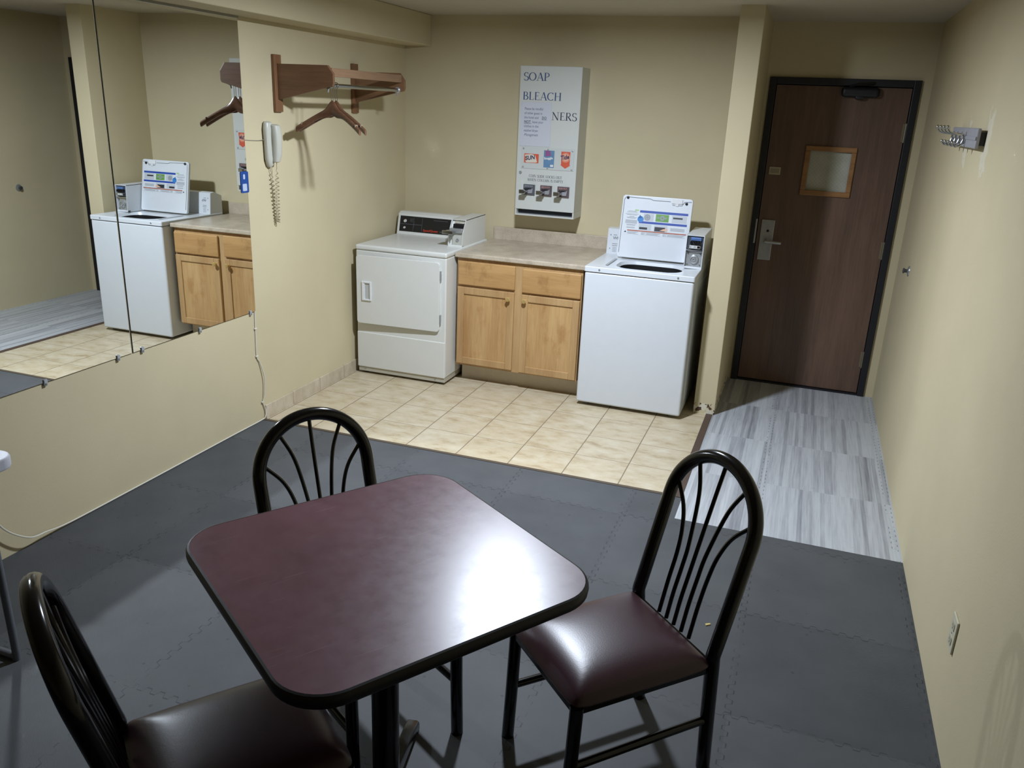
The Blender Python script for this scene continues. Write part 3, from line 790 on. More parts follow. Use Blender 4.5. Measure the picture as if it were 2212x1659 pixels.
# top deck with an oval opening
OX0, OX1, OY0, OY1 = 1.79, 2.205, 0.868, 1.16
bm = bmesh.new()
outer = rrect(wx0, wy - 0.004, wx1, WB, 0.012, 6)
inner = rrect(OX0, OY0, OX1, OY1, 0.10, 6)
o1 = [bm.verts.new((x, y, wz)) for x, y in outer]; i1v = [bm.verts.new((x, y, wz - 0.006)) for x, y in inner]
for k in range(len(outer)):
    k2 = (k + 1) % len(outer)
    bm.faces.new((o1[k], o1[k2], i1v[k2], i1v[k]))
o2 = [bm.verts.new((x, y, 0.882)) for x, y in outer]
for k in range(len(outer)):
    k2 = (k + 1) % len(outer); bm.faces.new((o1[k], o2[k], o2[k2], o1[k2]))
i2 = [bm.verts.new((x + (1.998 - x) * 0.05, y + (1.014 - y) * 0.05, wz - 0.028)) for x, y in inner]
for k in range(len(inner)):
    k2 = (k + 1) % len(inner); bm.faces.new((i1v[k], i1v[k2], i2[k2], i2[k]))
es = [e for e in bm.edges if all(v in o1 for v in e.verts)]
bmesh.ops.bevel(bm, geom=es, offset=0.006, segments=3, profile=0.5, affect='EDGES')
obj('top_panel', bm, WHITE_W, t, True)
bm = bmesh.new()
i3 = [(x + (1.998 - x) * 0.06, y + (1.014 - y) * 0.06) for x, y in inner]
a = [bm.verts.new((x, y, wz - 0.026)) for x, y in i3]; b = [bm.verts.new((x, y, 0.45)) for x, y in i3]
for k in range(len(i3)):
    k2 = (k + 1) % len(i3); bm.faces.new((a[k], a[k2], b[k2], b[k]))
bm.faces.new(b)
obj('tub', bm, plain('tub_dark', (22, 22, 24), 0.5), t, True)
for x in (1.724, 2.208):
    obj('screw', lathe(bmesh.new(), [(0, 0), (0.0065, 0), (0.006, 0.003), (0, 0.004)], (x, wy - 0.004, 0.898), '-y', 12), STEEL, t)
bm = bmesh.new()
prism(bm, [(1.735, 0.89), (1.752, 0.89), (1.752, 1.16), (1.735, 1.16)], ((0, 0, wz - 0.0005), (1, 0, 0), (0, 1, 0), (0, 0, 1)), 0.001)
obj('lid_groove', bm, plain('groove_grey', (172, 176, 180), 0.4, var=0), t)
# rear console
bm = bmesh.new()
prism(bm, [(1.338, wz - 0.002), (1.356, 1.078), (1.40, 1.084), (1.49, 1.05), (1.49, wz - 0.002)], ((wx0 + 0.004, 0, 0), (0, 1, 0), (0, 0, 1), (1, 0, 0)), 0.57, 0.003)
con = obj('console', bm, WHITE_W, t)
un = Vector((0, -(1.078 - 0.912), 0.018)).normalized(); uv = Vector((0, 0.018, 0.166)).normalized()
Fw = (Vector((wx0 + 0.004, 1.338, 0.912)), Vector((1, 0, 0)), uv, un)
for z in (0.035, 0.125): obj('screw', disc(bmesh.new(), Fw, 0.022, z, 0, 0.0045, 0.001, 12), GREYP, con)
bm = text_bm(bmesh.new(), 'Wh', 0.028, (Fw[0] + Fw[1] * 0.038 + uv * 0.097, Fw[1], uv, un), 0.001)
obj('lettering', bm, INKD, con)
bm = bmesh.new()
for i, (a, b) in enumerate(((0.036, 0.072), (0.036, 0.072))): rect(bm, Fw, a, 0.066 - i * 0.012, b, 0.070 - i * 0.012, 0.001)
for i in range(4): rect(bm, Fw, 0.040, 0.042 - i * 0.009, 0.068, 0.0445 - i * 0.009, 0.001)
rect(bm, Fw, 0.040, 0.124, 0.064, 0.128, 0.001)
obj('instruction_lines', bm, GREYP, con)
# open lid
lidx0, lidx1 = 1.735, 2.188
LB, LT = Vector((0, 1.192, 0.922)), Vector((0, 1.262, 1.316))
lu = (LT - LB).normalized(); ln_ = Vector((0, -lu.z, lu.y)); LH = (LT - LB).length
Fl = (Vector((lidx0, LB.y, LB.z)), Vector((1, 0, 0)), lu, ln_)
LW = lidx1 - lidx0
bm = prism(bmesh.new(), rrect(0, 0, LW, LH, 0.018), (Fl[0] - ln_ * 0.022, Fl[1], lu, ln_), 0.022, 0.004)
lid = obj('lid', bm, WHITE_W, t, True)
def lidpart(nm, fn, m, par=None):
    b_ = bmesh.new(); fn(b_); return obj(nm, b_, m, par or lid)
def LP(x, y, dd=0.0012): return Fl[0] + Fl[1] * x + lu * y + ln_ * dd
rim = [(0.012, 0.03), (0.012, LH - 0.03), (0.02, LH - 0.015), (0.04, LH - 0.013), (0.18, LH - 0.016), (0.20, LH - 0.024), (0.31, LH - 0.024)]
rim2 = [(0.325, LH - 0.045), (0.385, LH - 0.045), (0.40, LH - 0.022), (0.445, LH - 0.018)]
lidpart('seam', lambda b: (tube(b, [LP(*p) for p in rim], 0.0016, 6), tube(b, [LP(*p) for p in rim2], 0.0016, 6)), plain('seam_grey', (120, 124, 128), 0.5, var=0))
for x, y in ((0.034, LH - 0.016), (0.413, LH - 0.030)):
    def f(b, x=x, y=y):
        c = LP(x, y, 0); lathe(b, [(0, 0), (0.009, 0), (0.008, 0.008), (0.004, 0.009), (0, 0.007)], (0, 0, 0), '-y', 14); b.transform(Matrix.Translation(c))
    lidpart('bumper', f, BLACK_PL)
LATCH = plain('latch_white', (236, 238, 240), 0.15, var=0)
lidpart('latch', lambda b: (prism(b, rrect(0.318, LH - 0.036, 0.388, LH - 0.006, 0.005), Fl, 0.007, 0.002), prism(b, rrect(0.343, LH - 0.050, 0.364, LH - 0.034, 0.003), Fl, 0.005)), LATCH)
# label on the lid: built from plain printed blocks
X = lambda u: u * LW
Y = lambda v: v * LH
lab = lidpart('label', lambda b: rect(b, Fl, X(0.055), Y(0.37), X(0.965), Y(0.80), 0.0006), plain('label_white', (224, 229, 234), 0.35, var=0))
for y0, y1 in ((0.735, 0.772), (0.565, 0.600)): lidpart('blue_band', lambda b, y0=y0, y1=y1: rect(b, Fl, X(0.27), Y(y0), X(0.955), Y(y1), 0.0012), BLUEP)
lidpart('blue_mark', lambda b: (disc(b, Fl, X(0.29), Y(0.63), 0, 0.020, 0.0013), poly(b, Fl, [(X(0.255), Y(0.64)), (X(0.315), Y(0.655)), (X(0.275), Y(0.70))], 0.0013)), plain('light_blue_print', (54, 132, 204), 0.4, var=0))
lidpart('green_picture', lambda b: rect(b, Fl, X(0.505), Y(0.612), X(0.69), Y(0.728), 0.0012), GREENP)
for q in ((0.385, 0.665, 0.012, 0.020), (0.385, 0.665, 0, 0.010), (0.60, 0.67, 0.006, 0.016), (0.54, 0.672, 0, 0.006), (0.65, 0.672, 0, 0.006)):
    lidpart('dial_picture', lambda b, q=q: disc(b, Fl, X(q[0]), Y(q[1]), q[2], q[3], 0.0016), GREYP)
for q in ((0.33, 0.612, 0.475, 0.725), (0.735, 0.612, 0.945, 0.725), (0.275, 0.46, 0.455, 0.555), (0.50, 0.455, 0.685, 0.553)):
    lidpart('picture_frame', lambda b, q=q: rect(b, Fl, X(q[0]), Y(q[1]), X(q[2]), Y(q[3]), 0.0010), LGREYP)
DKP = plain('dark_picture', (38, 42, 50), 0.4, var=0)
for q in ((0.75, 0.672, 0.885, 0.698), (0.285, 0.470, 0.40, 0.505), (0.505, 0.457, 0.655, 0.525)):
    lidpart('dark_picture', lambda b, q=q: rect(b, Fl, X(q[0]), Y(q[1]), X(q[2]), Y(q[3]), 0.0014), DKP)
lidpart('warning_triangle', lambda b: poly(b, Fl, [(X(0.07), Y(0.405)), (X(0.105), Y(0.405)), (X(0.09), Y(0.432))], 0.0014), DKP)
lidpart('hand_picture', lambda b: (poly(b, Fl, [(X(0.58), Y(0.472)), (X(0.63), Y(0.50)), (X(0.69), Y(0.515)), (X(0.69), Y(0.47)), (X(0.63), Y(0.468))], 0.0018), ), PEACH)
lidpart('orange_band', lambda b: rect(b, Fl, X(0.115), Y(0.432), X(0.96), Y(0.450), 0.0012), plain('warning_orange', (196, 108, 78), 0.45, var=0.2, scale=30))
def g2(b):
    for y0, w in ((0.745, 0.12), (0.728, 0.15), (0.70, 0.19), (0.685, 0.15), (0.66, 0.07), (0.645, 0.15), (0.632, 0.12), (0.60, 0.17), (0.588, 0.17), (0.576, 0.17), (0.564, 0.17), (0.552, 0.17), (0.53, 0.14), (0.518, 0.12), (0.49, 0.12), (0.478, 0.12)):
        rect(b, Fl, X(0.16 - w / 2), Y(y0), X(0.16 + w / 2), Y(y0 + 0.006), 0.0012)
    for x0, x1 in ((0.12, 0.28), (0.32, 0.40), (0.40, 0.60), (0.63, 0.70), (0.70, 0.95)):
        for i in range(4): rect(b, Fl, X(x0), Y(0.418 - i * 0.011), X(x1 - 0.02 * (i % 3)), Y(0.423 - i * 0.011), 0.0012)
    for i in range(4): rect(b, Fl, X(0.73), Y(0.52 - i * 0.013), X(0.93), Y(0.526 - i * 0.013), 0.0012)
lidpart('text_lines', g2, GREYP)
lidpart('green_oval', lambda b: poly(b, Fl, rrect(X(0.195), Y(0.755), X(0.255), Y(0.780), 0.0048), 0.0012), plain('pale_green_print', (176, 206, 150), 0.4, var=0))
# coin box on the washer
prw = [(1.060, wz - 0.001), (1.062, 1.022), (1.066, 1.120)]
cb = coin_box(t, 2.196, 2.307, prw, m=WHITE_W)
bm = bmesh.new(); bx(bm, (2.199, 1.064, 1.018), (2.304, 1.10, 1.028), 0.002)
obj('divider', bm, CHROME, cb)
lp = obj('lock_plate', box((2.202, 1.078, 0.925), (2.302, 1.088, 1.016), 0.003), STEEL, cb)
bm = bmesh.new()
lathe(bm, [(0, 0.010), (0.006, 0.010), (0.006, 0.016), (0.011, 0.016), (0.012, 0.010), (0.018, 0.010), (0.019, 0.016), (0.026, 0.014), (0.030, 0.0)], (2.254, 1.079, 0.970), '-y', 28)
obj('lock', bm, STEEL, cb, True)
for x in (2.214, 2.290):
    for z in (0.936, 1.004): obj('screw', lathe(bmesh.new(), [(0, 0), (0.006, 0), (0.005, 0.005), (0, 0.006)], (x, 1.078, z), '-y', 10), CHROME, cb)
sl = obj('coin_slide', box((2.204, 1.078, 1.03), (2.300, 1.09, 1.112), 0.002), plain('slide_dark', (112, 120, 132), 0.3, 0.5), cb)
bm = bmesh.new()
for i in range(7): bx(bm, (2.222 + i * 0.010, 1.056, 1.066), (2.227 + i * 0.010, 1.08, 1.084), 0.001)
obj('coin_teeth', bm, BLACK_PL, cb)
obj('coin_tray', box((2.218, 1.050, 1.040), (2.288, 1.08, 1.060), 0.003), CHROME, cb)
obj('blue_plate', box((2.224, 1.062, 1.088), (2.288, 1.079, 1.106), 0.002), plain('slot_blue', (96, 130, 190), 0.35, 0.3), cb)
F_ = ((2.222, 1.0495, 1.043), (1, 0, 0), (0, 0, 1), (0, -1, 0))
pr = obj('price_tag', rect(bmesh.new(), F_, 0, 0, 0.046, 0.015, 0.0003), WHITEP, cb)
obj('price', text_bm(bmesh.new(), '$1.00', 0.017, ((2.224, 1.0495, 1.0445), (1, 0, 0), (0, 0, 1), (0, -1, 0)), 0.0008), INKD, cb)

# ================================================================ DISPENSER
px0, px1, pf, pz0, pz1 = 0.953, 1.3775, 1.370, 1.113, 2.088
t = thing('soap_dispenser', (1.165, 1.47, pz0), 'tall white wall-mounted coin vending box for laundry soap', 'dispenser')
bm = bmesh.new()
bx(bm, (px0, pf + 0.012, 1.158), (px1, YB - 0.0005, pz1), 0.003)
bx(bm, (px0, pf + 0.06, pz0), (px1, YB - 0.0005, 1.158), 0.001)
bx(bm, (px0, pf + 0.004, pz0), (px0 + 0.010, pf + 0.06, 1.160)); bx(bm, (px1 - 0.010, pf + 0.004, pz0), (px1, pf + 0.06, 1.160)); bx(bm, (px0 + 0.01, pf + 0.004, pz0), (px1 - 0.01, pf + 0.06, pz0 + 0.010))
DW = plain('dispenser_white', (212, 214, 208), 0.42, var=0.01)
obj('housing', bm, DW, t)
obj('tray_opening', box((px0 + 0.011, pf + 0.045, pz0 + 0.011), (px1 - 0.011, pf + 0.0595, 1.157)), plain('tray_dark', (44, 50, 60), 0.4), t)
fp = obj('front_panel', box((px0 - 0.001, pf, 1.156), (px1 + 0.001, pf + 0.013, pz1 + 0.001), 0.003), DW, t)
def FD(x, z): return (Vector((x, pf - 0.0002, z)), Vector((1, 0, 0)), Vector((0, 0, 1)), Vector((0, -1, 0)))
bm = bmesh.new()
obj('blue_lettering', serif_bm(bm, 'SOAP', 0.050, FD(0.978, 1.997), 0.180), INK, fp)
obj('blue_lettering', serif_bm(bmesh.new(), 'BLEACH', 0.050, FD(0.976, 1.876), 0.272), INK, fp)
bm = serif_bm(bmesh.new(), 'NERS', 0.050, FD(1.186, 1.754), 0.174)
obj('dark_lettering', bm, plain('navy_ink', (48, 60, 86), 0.6, var=0), fp)
bm = bmesh.new()
serif_bm(bm, 'COIN SLIDE LOCKS OUT', 0.017, FD(1.045, 1.376), 0.236)
serif_bm(bm, 'WHEN COLUMN IS EMPTY', 0.017, FD(1.036, 1.350), 0.256)
obj('small_lettering', bm, INKD, fp)
# sample window with three stickers
win = obj('sample_window', box((0.985, pf - 0.004, 1.432), (1.358, pf - 0.0005, 1.572), 0.001), plain('window_sheet', (206, 210, 206), 0.18, var=0), t)
for x in (1.000, 1.175, 1.346):
    for z in (1.442, 1.563): obj('screw', lathe(bmesh.new(), [(0, 0), (0.0065, 0), (0.005, 0.004), (0, 0.005)], (x, pf - 0.004, z), '-y', 12), STEEL, win)
def FS(x, z): return (Vector((x, pf - 0.0042, z)), Vector((1, 0, 0)), Vector((0, 0, 1)), Vector((0, -1, 0)))
s1 = obj('orange_sticker', rect(bmesh.new(), FS(1.006, 1.470), 0, 0, 0.104, 0.060, 0.0004), ORANGE, win)
obj('white_swash', poly(bmesh.new(), FS(1.006, 1.470), [(0.010, 0.006), (0.020, 0.002), (0.085, 0.004), (0.094, 0.008), (0.078, 0.052), (0.05, 0.058), (0.004, 0.052), (0.012, 0.03)], 0.0007), plain('cream_print', (222, 214, 196), 0.5, var=0), win)
f = FS(1.016, 1.486); a_ = R(9); f = (f[0], Vector((math.cos(a_), 0, math.sin(a_))), Vector((-math.sin(a_), 0, math.cos(a_))), f[3])
obj('slanted_lettering', text_bm(bmesh.new(), 'SUN', 0.038, f, 0.0011, bold=0.0012, shear=0.15, sx=0.92), NAVY, win)
s2 = obj('blue_sticker', rect(bmesh.new(), FS(1.146, 1.446), 0, 0, 0.074, 0.112, 0.0004), SKYB, win)
obj('magenta_patch', poly(bmesh.new(), FS(1.146, 1.446), [(0.012, 0.072), (0.050, 0.078), (0.044, 0.110), (0.010, 0.111)], 0.0007), PINKP, win)
bm = bmesh.new()
text_bm(bm, 'Snuggle', 0.0205, (FS(1.149, 1.498)[0], Vector((math.cos(R(5)), 0, math.sin(R(5)))), Vector((-math.sin(R(5)), 0, math.cos(R(5)))), Vector((0, -1, 0))), 0.0011, bold=0.0008)
obj('white_lettering', bm, WHITEP, win)
obj('white_spot', poly(bmesh.new(), FS(1.146, 1.446), rrect(0.048, 0.006, 0.070, 0.020, 0.004), 0.0008), WHITEP, win)
s3 = obj('arrow_sticker', poly(bmesh.new(), FS(1.268, 1.446), [(0.032, 0.0), (0.066, 0.022), (0.062, 0.026), (0.064, 0.110), (0.0, 0.110), (0.002, 0.026), (-0.002, 0.022)], 0.0004), ORANGE, win)
obj('target_rings', (lambda b: (disc(b, FS(1.268, 1.446), 0.032, 0.072, 0.029, 0.0315, 0.0007), disc(b, FS(1.268, 1.446), 0.032, 0.072, 0.0, 0.0265, 0.0007)) and b)(bmesh.new()), plain('pale_orange_print', (232, 168, 140), 0.5, var=0), win)
f = FS(1.2665, 1.500); a_ = R(12); f = (f[0], Vector((math.cos(a_), 0, math.sin(a_))), Vector((-math.sin(a_), 0, math.cos(a_))), f[3])
obj('navy_lettering', text_bm(bmesh.new(), 'Tide', 0.040, f, 0.0012, bold=0.0012, shear=0.2, sx=0.82), NAVY, win)
obj('key_lock', lathe(bmesh.new(), [(0, 0), (0.011, 0), (0.010, 0.006), (0.005, 0.007), (0.004, 0.003), (0, 0.003)], (0.983, pf, 1.404), '-y', 18), STEEL, fp, True)
SLC = plain('slide_grey', (120, 122, 130), 0.35, 0.5)
SLR = plain('slide_brown', (122, 108, 110), 0.35, 0.4)
for i, x in enumerate((1.011, 1.133, 1.256)):
    cs_ = obj('coin_slide', box((x, pf - 0.012, 1.256), (x + 0.083, pf + 0.001, 1.327), 0.002), SLC if i == 0 else SLR, t)
    bm = bmesh.new()
    bx(bm, (x + 0.004, pf - 0.075, 1.276), (x + 0.040, pf - 0.010, 1.290), 0.002)
    bx(bm, (x - 0.006, pf - 0.090, 1.268), (x + 0.036, pf - 0.073, 1.296), 0.004)
    obj('tray', bm, CHROME, cs_)
    bm = bmesh.new()
    for k in range(6): bx(bm, (x + 0.012 + k * 0.009, pf - 0.022, 1.292), (x + 0.017 + k * 0.009, pf - 0.011, 1.303), 0.001)
    obj('teeth', bm, BLACK_PL, cs_)
    bm = prism(bmesh.new(), [(0.034, 0.012), (0.068, 0.012), (0.072, 0.046), (0.034, 0.034)], ((x, pf - 0.0118, 1.256), (1, 0, 0), (0, 0, 1), (0, -1, 0)), 0.010, 0.001)
    obj('cover', bm, plain('cover_grey', (168, 168, 174), 0.4, 0.2), cs_)
    bm = bmesh.new()
    for k in range(5): rect(bm, (Vector((x, pf - 0.0121, 1.256)), Vector((1, 0, 0)), Vector((0, 0, 1)), Vector((0, -1, 0))), 0.012 + k * 0.012, 0.055, 0.019 + k * 0.012, 0.064, 0.0003)
    obj('slot_marks', bm, plain('slot_red', (178, 130, 124), 0.4, var=0) if i else GREYP, cs_)
# taped notice
t = thing('paper_notice', (1.076, pf - 0.003, 1.58), 'white paper notice taped over the lettering of the soap dispenser', 'notice')
bm = bmesh.new(); prism(bm, [(0.969, 1.579), (1.183, 1.580), (1.182, 1.863), (0.970, 1.861)], ((0, pf - 0.0016, 0), (1, 0, 0), (0, 0, 1), (0, -1, 0)), 0.0008)
sh = obj('sheet', bm, PAPER, t)
bm = bmesh.new(); f0 = lambda x, z: (Vector((x, pf - 0.0025, z)), Vector((1, 0, 0)), Vector((0, 0, 1)), Vector((0, -1, 0)))
for i, s in enumerate(('Please be mindful', 'of other guest in', 'the hotel and', '', 'clothes in the', 'washer/dryer.', '-Management')):
    if s: text_bm(bm, s, 0.0235, f0(0.994, 1.812 - i * 0.0278), 0.0006, sx=0.80)
text_bm(bm, 'leave your', 0.0235, f0(1.051, 1.812 - 3 * 0.0278), 0.0006, sx=0.80)
PTX = plain('notice_text', (92, 100, 128), 0.6, var=0)
obj('lettering', bm, PTX, sh)
bm = bmesh.new()
text_bm(bm, 'DO', 0.0235, f0(1.118, 1.812 - 2 * 0.0278), 0.0006, bold=0.0003, sx=0.9); rect(bm, f0(1.118, 1.812 - 2 * 0.0278), 0, -0.005, 0.036, -0.003)
text_bm(bm, 'NOT', 0.0235, f0(0.994, 1.812 - 3 * 0.0278), 0.0006, bold=0.0003, sx=0.9); rect(bm, f0(0.994, 1.812 - 3 * 0.0278), 0, -0.005, 0.052, -0.003)
obj('bold_lettering', bm, plain('notice_bold', (58, 66, 94), 0.6, var=0), sh)

# ================================================================ COAT RACK
t = thing('coat_rack', (0.0, 0.41, 1.75), 'brown wooden wall coat rack with metal hanging rod', 'coat rack')
for y in (-0.008, 0.834):
    obj('wall_plate', box((0.0, y - 0.034, 1.747), (0.020, y + 0.034, 2.047), 0.003), wood('rack_plate_walnut', (144, 102, 68), (108, 74, 48), 'z', 5) if 'rack_plate_walnut' not in MATS else MATS['rack_plate_walnut'], t)
    bm = prism(bmesh.new(), [(0.018, 1.812), (0.365, 1.893), (0.372, 1.905), (0.372, 1.955), (0.338, 1.999), (0.018, 2.000)], ((0, y - 0.010, 0), (1, 0, 0), (0, 0, 1), (0, 1, 0)), 0.020, 0.002)
    arm = obj('arm', bm, RACKW, t)
obj('rail', box((0.336, 0.003, 1.943), (0.354, 0.824, 1.987), 0.002), wood('rail_walnut', (158, 126, 98), (128, 96, 70), 'y', 5), t)
RODX, RODZ = 0.325, 1.898
bm = tube(bmesh.new(), [(RODX, 0.003, RODZ), (RODX, 0.823, RODZ)], 0.0115, 16)
obj('rod', bm, CHROME, t, True)
for y, s in ((0.0025, 1), (0.8235, -1)):
    bm = bmesh.new()
    lathe(bm, [(0.0117, 0), (0.020, 0), (0.019, 0.010), (0.0145, 0.014), (0.0117, 0.014)], (RODX, y, RODZ), 'y' if s > 0 else '-y', 18)
    tube(bm, [(RODX, y + s * 0.006, RODZ - 0.018), (RODX - 0.004, y + s * 0.006, RODZ - 0.036)], 0.005, 8)
    obj('rod_socket', bm, STEEL, t, True)
def hanger(y, rz, label):
    t = thing('clothes_hanger', (RODX, y, RODZ), label, 'hanger', 'wooden hangers on the coat rack')
    bm = bmesh.new()
    # ring round the rod, two thin wires
    tube(bm, [(0.0165 * math.cos(a), 0, 0.0165 * math.sin(a)) for a in [2 * math.pi * i / 20 for i in range(20)]], 0.002, 8, closed=True)
    for x in (-0.006, 0.006): tube(bm, [(x, 0, -0.0155), (x, 0, -0.083)], 0.0013, 6)
    h = obj('hook', bm, CHROME, t, True, world=False)
    # shaped wooden shoulders
    n = 28; up_, lo_ = [], []
    for i in range(n + 1):
        s = -1 + 2 * i / n; a = abs(s)
        z = -0.075 - 0.020 * a - 0.092 * a ** 1.3 - 0.035 * (1 - math.exp(-(a / 0.14) ** 2)) + 0.035 * 0
        th = 0.050 * math.exp(-(a / 0.20) ** 2) + 0.033
        yy = -0.050 * a ** 1.6
        up_.append((s * 0.207, yy, z)); lo_.append((s * 0.207, yy, z - th))
    w = 0.011
    b2 = bmesh.new(); rings = []
    for u_, l_ in zip(up_, lo_):
        ring = []
        c = ((u_[2] + l_[2]) / 2); hh = (u_[2] - l_[2]) / 2
        for k in range(10):
            a = 2 * math.pi * k / 10
            ring.append(b2.verts.new((u_[0], u_[1] + w * math.cos(a), c + hh * math.sin(a))))
        rings.append(ring)
    for A, B in zip(rings[:-1], rings[1:]):
        for k in range(10): b2.faces.new((A[k], A[(k + 1) % 10], B[(k + 1) % 10], B[k]))
    b2.faces.new(rings[0][::-1]); b2.faces.new(rings[-1])
    obj('body', b2, HANGW, t, True, world=False)
    bm = bmesh.new()
    for s in (-1, 1):
        bx(bm, (s * 0.175 - 0.0022, -0.0500, -0.2120), (s * 0.175 + 0.0022, -0.024, -0.1985), 0.001)
    obj('notch', bm, plain('notch_pale', (150, 130, 108), 0.4, var=0), t, world=False)
    t.rotation_euler = (0, 0, rz)
    return t
hanger(0.044, R(-3), 'front brown wooden hanger, nearest the wall phone, on the rod')
hanger(0.086, R(1), 'second brown wooden hanger just behind the front one on the rod')

# ================================================================ PHONE + CABLE
t = thing('wall_phone', (0.0, -0.10, 1.46), 'off-white corded handset phone mounted on the left wall', 'phone')
def loft(bm, secs, n=14, p=2.6):
    rings = []
    for c, ry, rx in secs:   # c=(x,y,z), half widths in y and x
        ring = []
        for k in range(n):
            a = 2 * math.pi * k / n
            ca, sa = math.cos(a), math.sin(a)
            ring.append(bm.verts.new((c[0] + rx * math.copysign(abs(sa) ** (2 / p), sa), c[1] + ry * math.copysign(abs(ca) ** (2 / p), ca), c[2])))
        rings.append(ring)
    for A, B in zip(rings[:-1], rings[1:]):
        for k in range(n): bm.faces.new((A[k], A[(k + 1) % n], B[(k + 1) % n], B[k]))
    bm.faces.new(rings[0][::-1]); bm.faces.new(rings[-1])
    return bm
PH = plain('phone_ivory', (205, 204, 190), 0.35, var=0.01)
cr = loft(bmesh.new(), [((0.010, -0.118, 1.452), 0.012, 0.010), ((0.016, -0.122, 1.466), 0.024, 0.016), ((0.020, -0.125, 1.50), 0.034, 0.020), ((0.020, -0.126, 1.60), 0.036, 0.020), ((0.021, -0.127, 1.66), 0.038, 0.021), ((0.018, -0.126, 1.690), 0.030, 0.018), ((0.012, -0.126, 1.698), 0.016, 0.012)])
obj('cradle', cr, PH, t, True)
hs = loft(bmesh.new(), [((0.040, -0.098, 1.478), 0.012, 0.010), ((0.044, -0.100, 1.484), 0.024, 0.019), ((0.050, -0.101, 1.52), 0.029, 0.024), ((0.056, -0.103, 1.58), 0.029, 0.023), ((0.056, -0.104, 1.63), 0.030, 0.024), ((0.050, -0.104, 1.676), 0.028, 0.024), ((0.044, -0.104, 1.684), 0.018, 0.014)])
obj('handset', hs, PH, t, True)
pts = []
top = Vector((0.044, -0.098, 1.479)); 
for i in range(420):
    s = i / 419
    ph = s * 2 * math.pi * 30
    if s < 0.5:
        q = s / 0.5; c = Vector((0.040 - 0.015 * q, -0.095 + 0.012 * q, 1.46 - 0.315 * q ** 0.8)); rr = 0.010 * min(1, q * 6)
    else:
        q = (s - 0.5) / 0.5; c = Vector((0.025 - 0.012 * q, -0.083 - 0.032 * q, 1.145 + 0.300 * q ** 1.25)); rr = 0.010 * min(1, (1 - q) * 6)
    pts.append(c + Vector((rr * math.cos(ph), rr * math.sin(ph), 0)))
pts = [top] + pts + [Vector((0.012, -0.118, 1.454))]
obj('coiled_cord', tube(bmesh.new(), pts, 0.0019, 5), plain('cord_ivory', (170, 160, 132), 0.5, var=0), t, True)
obj('line_wire', tube(bmesh.new(), [(0.012, -0.155, 1.601), (0.004, -0.20, 1.597), (0.003, -0.25, 1.5985), (0.003, MY, 1.603)], 0.0016, 6), plain('wire_grey', (150, 148, 132), 0.5, var=0), t, True)
def spline(pts, n=8):
    P = [Vector(p) for p in pts]; P = [P[0] * 2 - P[1]] + P + [P[-1] * 2 - P[-2]]; out = []
    for i in range(1, len(P) - 2):
        for k in range(n):
            u = k / n
            out.append(0.5 * ((2 * P[i]) + (P[i + 1] - P[i - 1]) * u + (2 * P[i - 1] - 5 * P[i] + 4 * P[i + 1] - P[i + 2]) * u * u + (3 * P[i] - P[i - 1] - 3 * P[i + 1] + P[i + 2]) * u ** 3))
    out.append(P[-2]); return out
CABM = plain('cable_white', (226, 222, 206), 0.45, var=0)
cab = spline([(0.004, -0.322, 0.668), (0.004, -0.328, 0.53), (0.004, -0.329, 0.40), (0.008, -0.310, 0.36), (0.016, -0.285, 0.26), (0.014, -0.292, 0.16), (0.006, -0.302, 0.112), (0.010, -0.285, 0.06), (0.015, -0.296, 0.020), (0.008, -0.34, 0.007), (0.006, -0.6, 0.007), (0.006, -1.1, 0.007), (0.006, -1.55, 0.008), (0.010, -1.74, 0.014), (0.025, -1.84, 0.035), (0.035, -1.93, 0.055), (0.030, -2.02, 0.13), (0.026, -2.08, 0.24), (0.022, -2.16, 0.42)])
o = obj('phone_cable', tube(bmesh.new(), cab, 0.0036, 6), CABM, None, True)
tag(o, 'white cable running down from the mirror corner and along the left wall floor line', 'cable')
for z, y, l in ((0.566, -0.326, 'top white cable clip on the wall below the mirror corner'), (0.402, -0.329, 'middle white cable clip where the cable starts to bow'), (0.112, -0.302, 'lowest white cable clip just above the tile baseboard')):
    bm = box((0.0, y - 0.010, z - 0.005), (0.010, y + 0.010, z + 0.005), 0.003)
    tag(obj('cable_clip', bm, CABM), l, 'clip')

# ================================================================ RIGHT WALL
t = thing('hook_rail', (XR, 0.0, 1.78), 'grey plastic rail of chrome double coat hooks on the right wall', 'hook rail')
bm = box((XR - 0.036, -0.335, 1.743), (XR - 0.022, 0.325, 1.821), 0.004)
bx(bm, (XR - 0.040, -0.335, 1.775), (XR - 0.035, 0.325, 1.789), 0.002)
obj('back_plate', bm, plain('rail_grey', (170, 170, 176), 0.4), t)
for y in (-0.29, 0.28): obj('wall_block', box((XR - 0.023, y - 0.03, 1.755), (XR, y + 0.03, 1.808), 0.002), BLACK_PL, t)
for i in range(4):
    y = 0.246 - i * 0.111
    xb = XR - 0.036
    bm = bmesh.new()
    tube(bm, spline([(xb - 0.004, y, 1.755), (xb - 0.008, y, 1.775), (xb - 0.012, y, 1.792), (xb - 0.036, y, 1.794), (xb - 0.062, y, 1.800), (xb - 0.074, y, 1.816)], 5), 0.0052, 10)
    bmesh.ops.create_uvsphere(bm, u_segments=12, v_segments=8, radius=0.0085, matrix=Matrix.Translation((xb - 0.075, y, 1.819)))
    tube(bm, spline([(xb - 0.006, y, 1.79), (xb - 0.010, y, 1.768), (xb - 0.018, y, 1.748), (xb - 0.034, y, 1.744), (xb - 0.046, y, 1.756)], 5), 0.0048, 10)
    bmesh.ops.create_uvsphere(bm, u_segments=12, v_segments=8, radius=0.0075, matrix=Matrix.Translation((xb - 0.047, y, 1.759)))
    obj('hook', bm, CHROME, t, True)
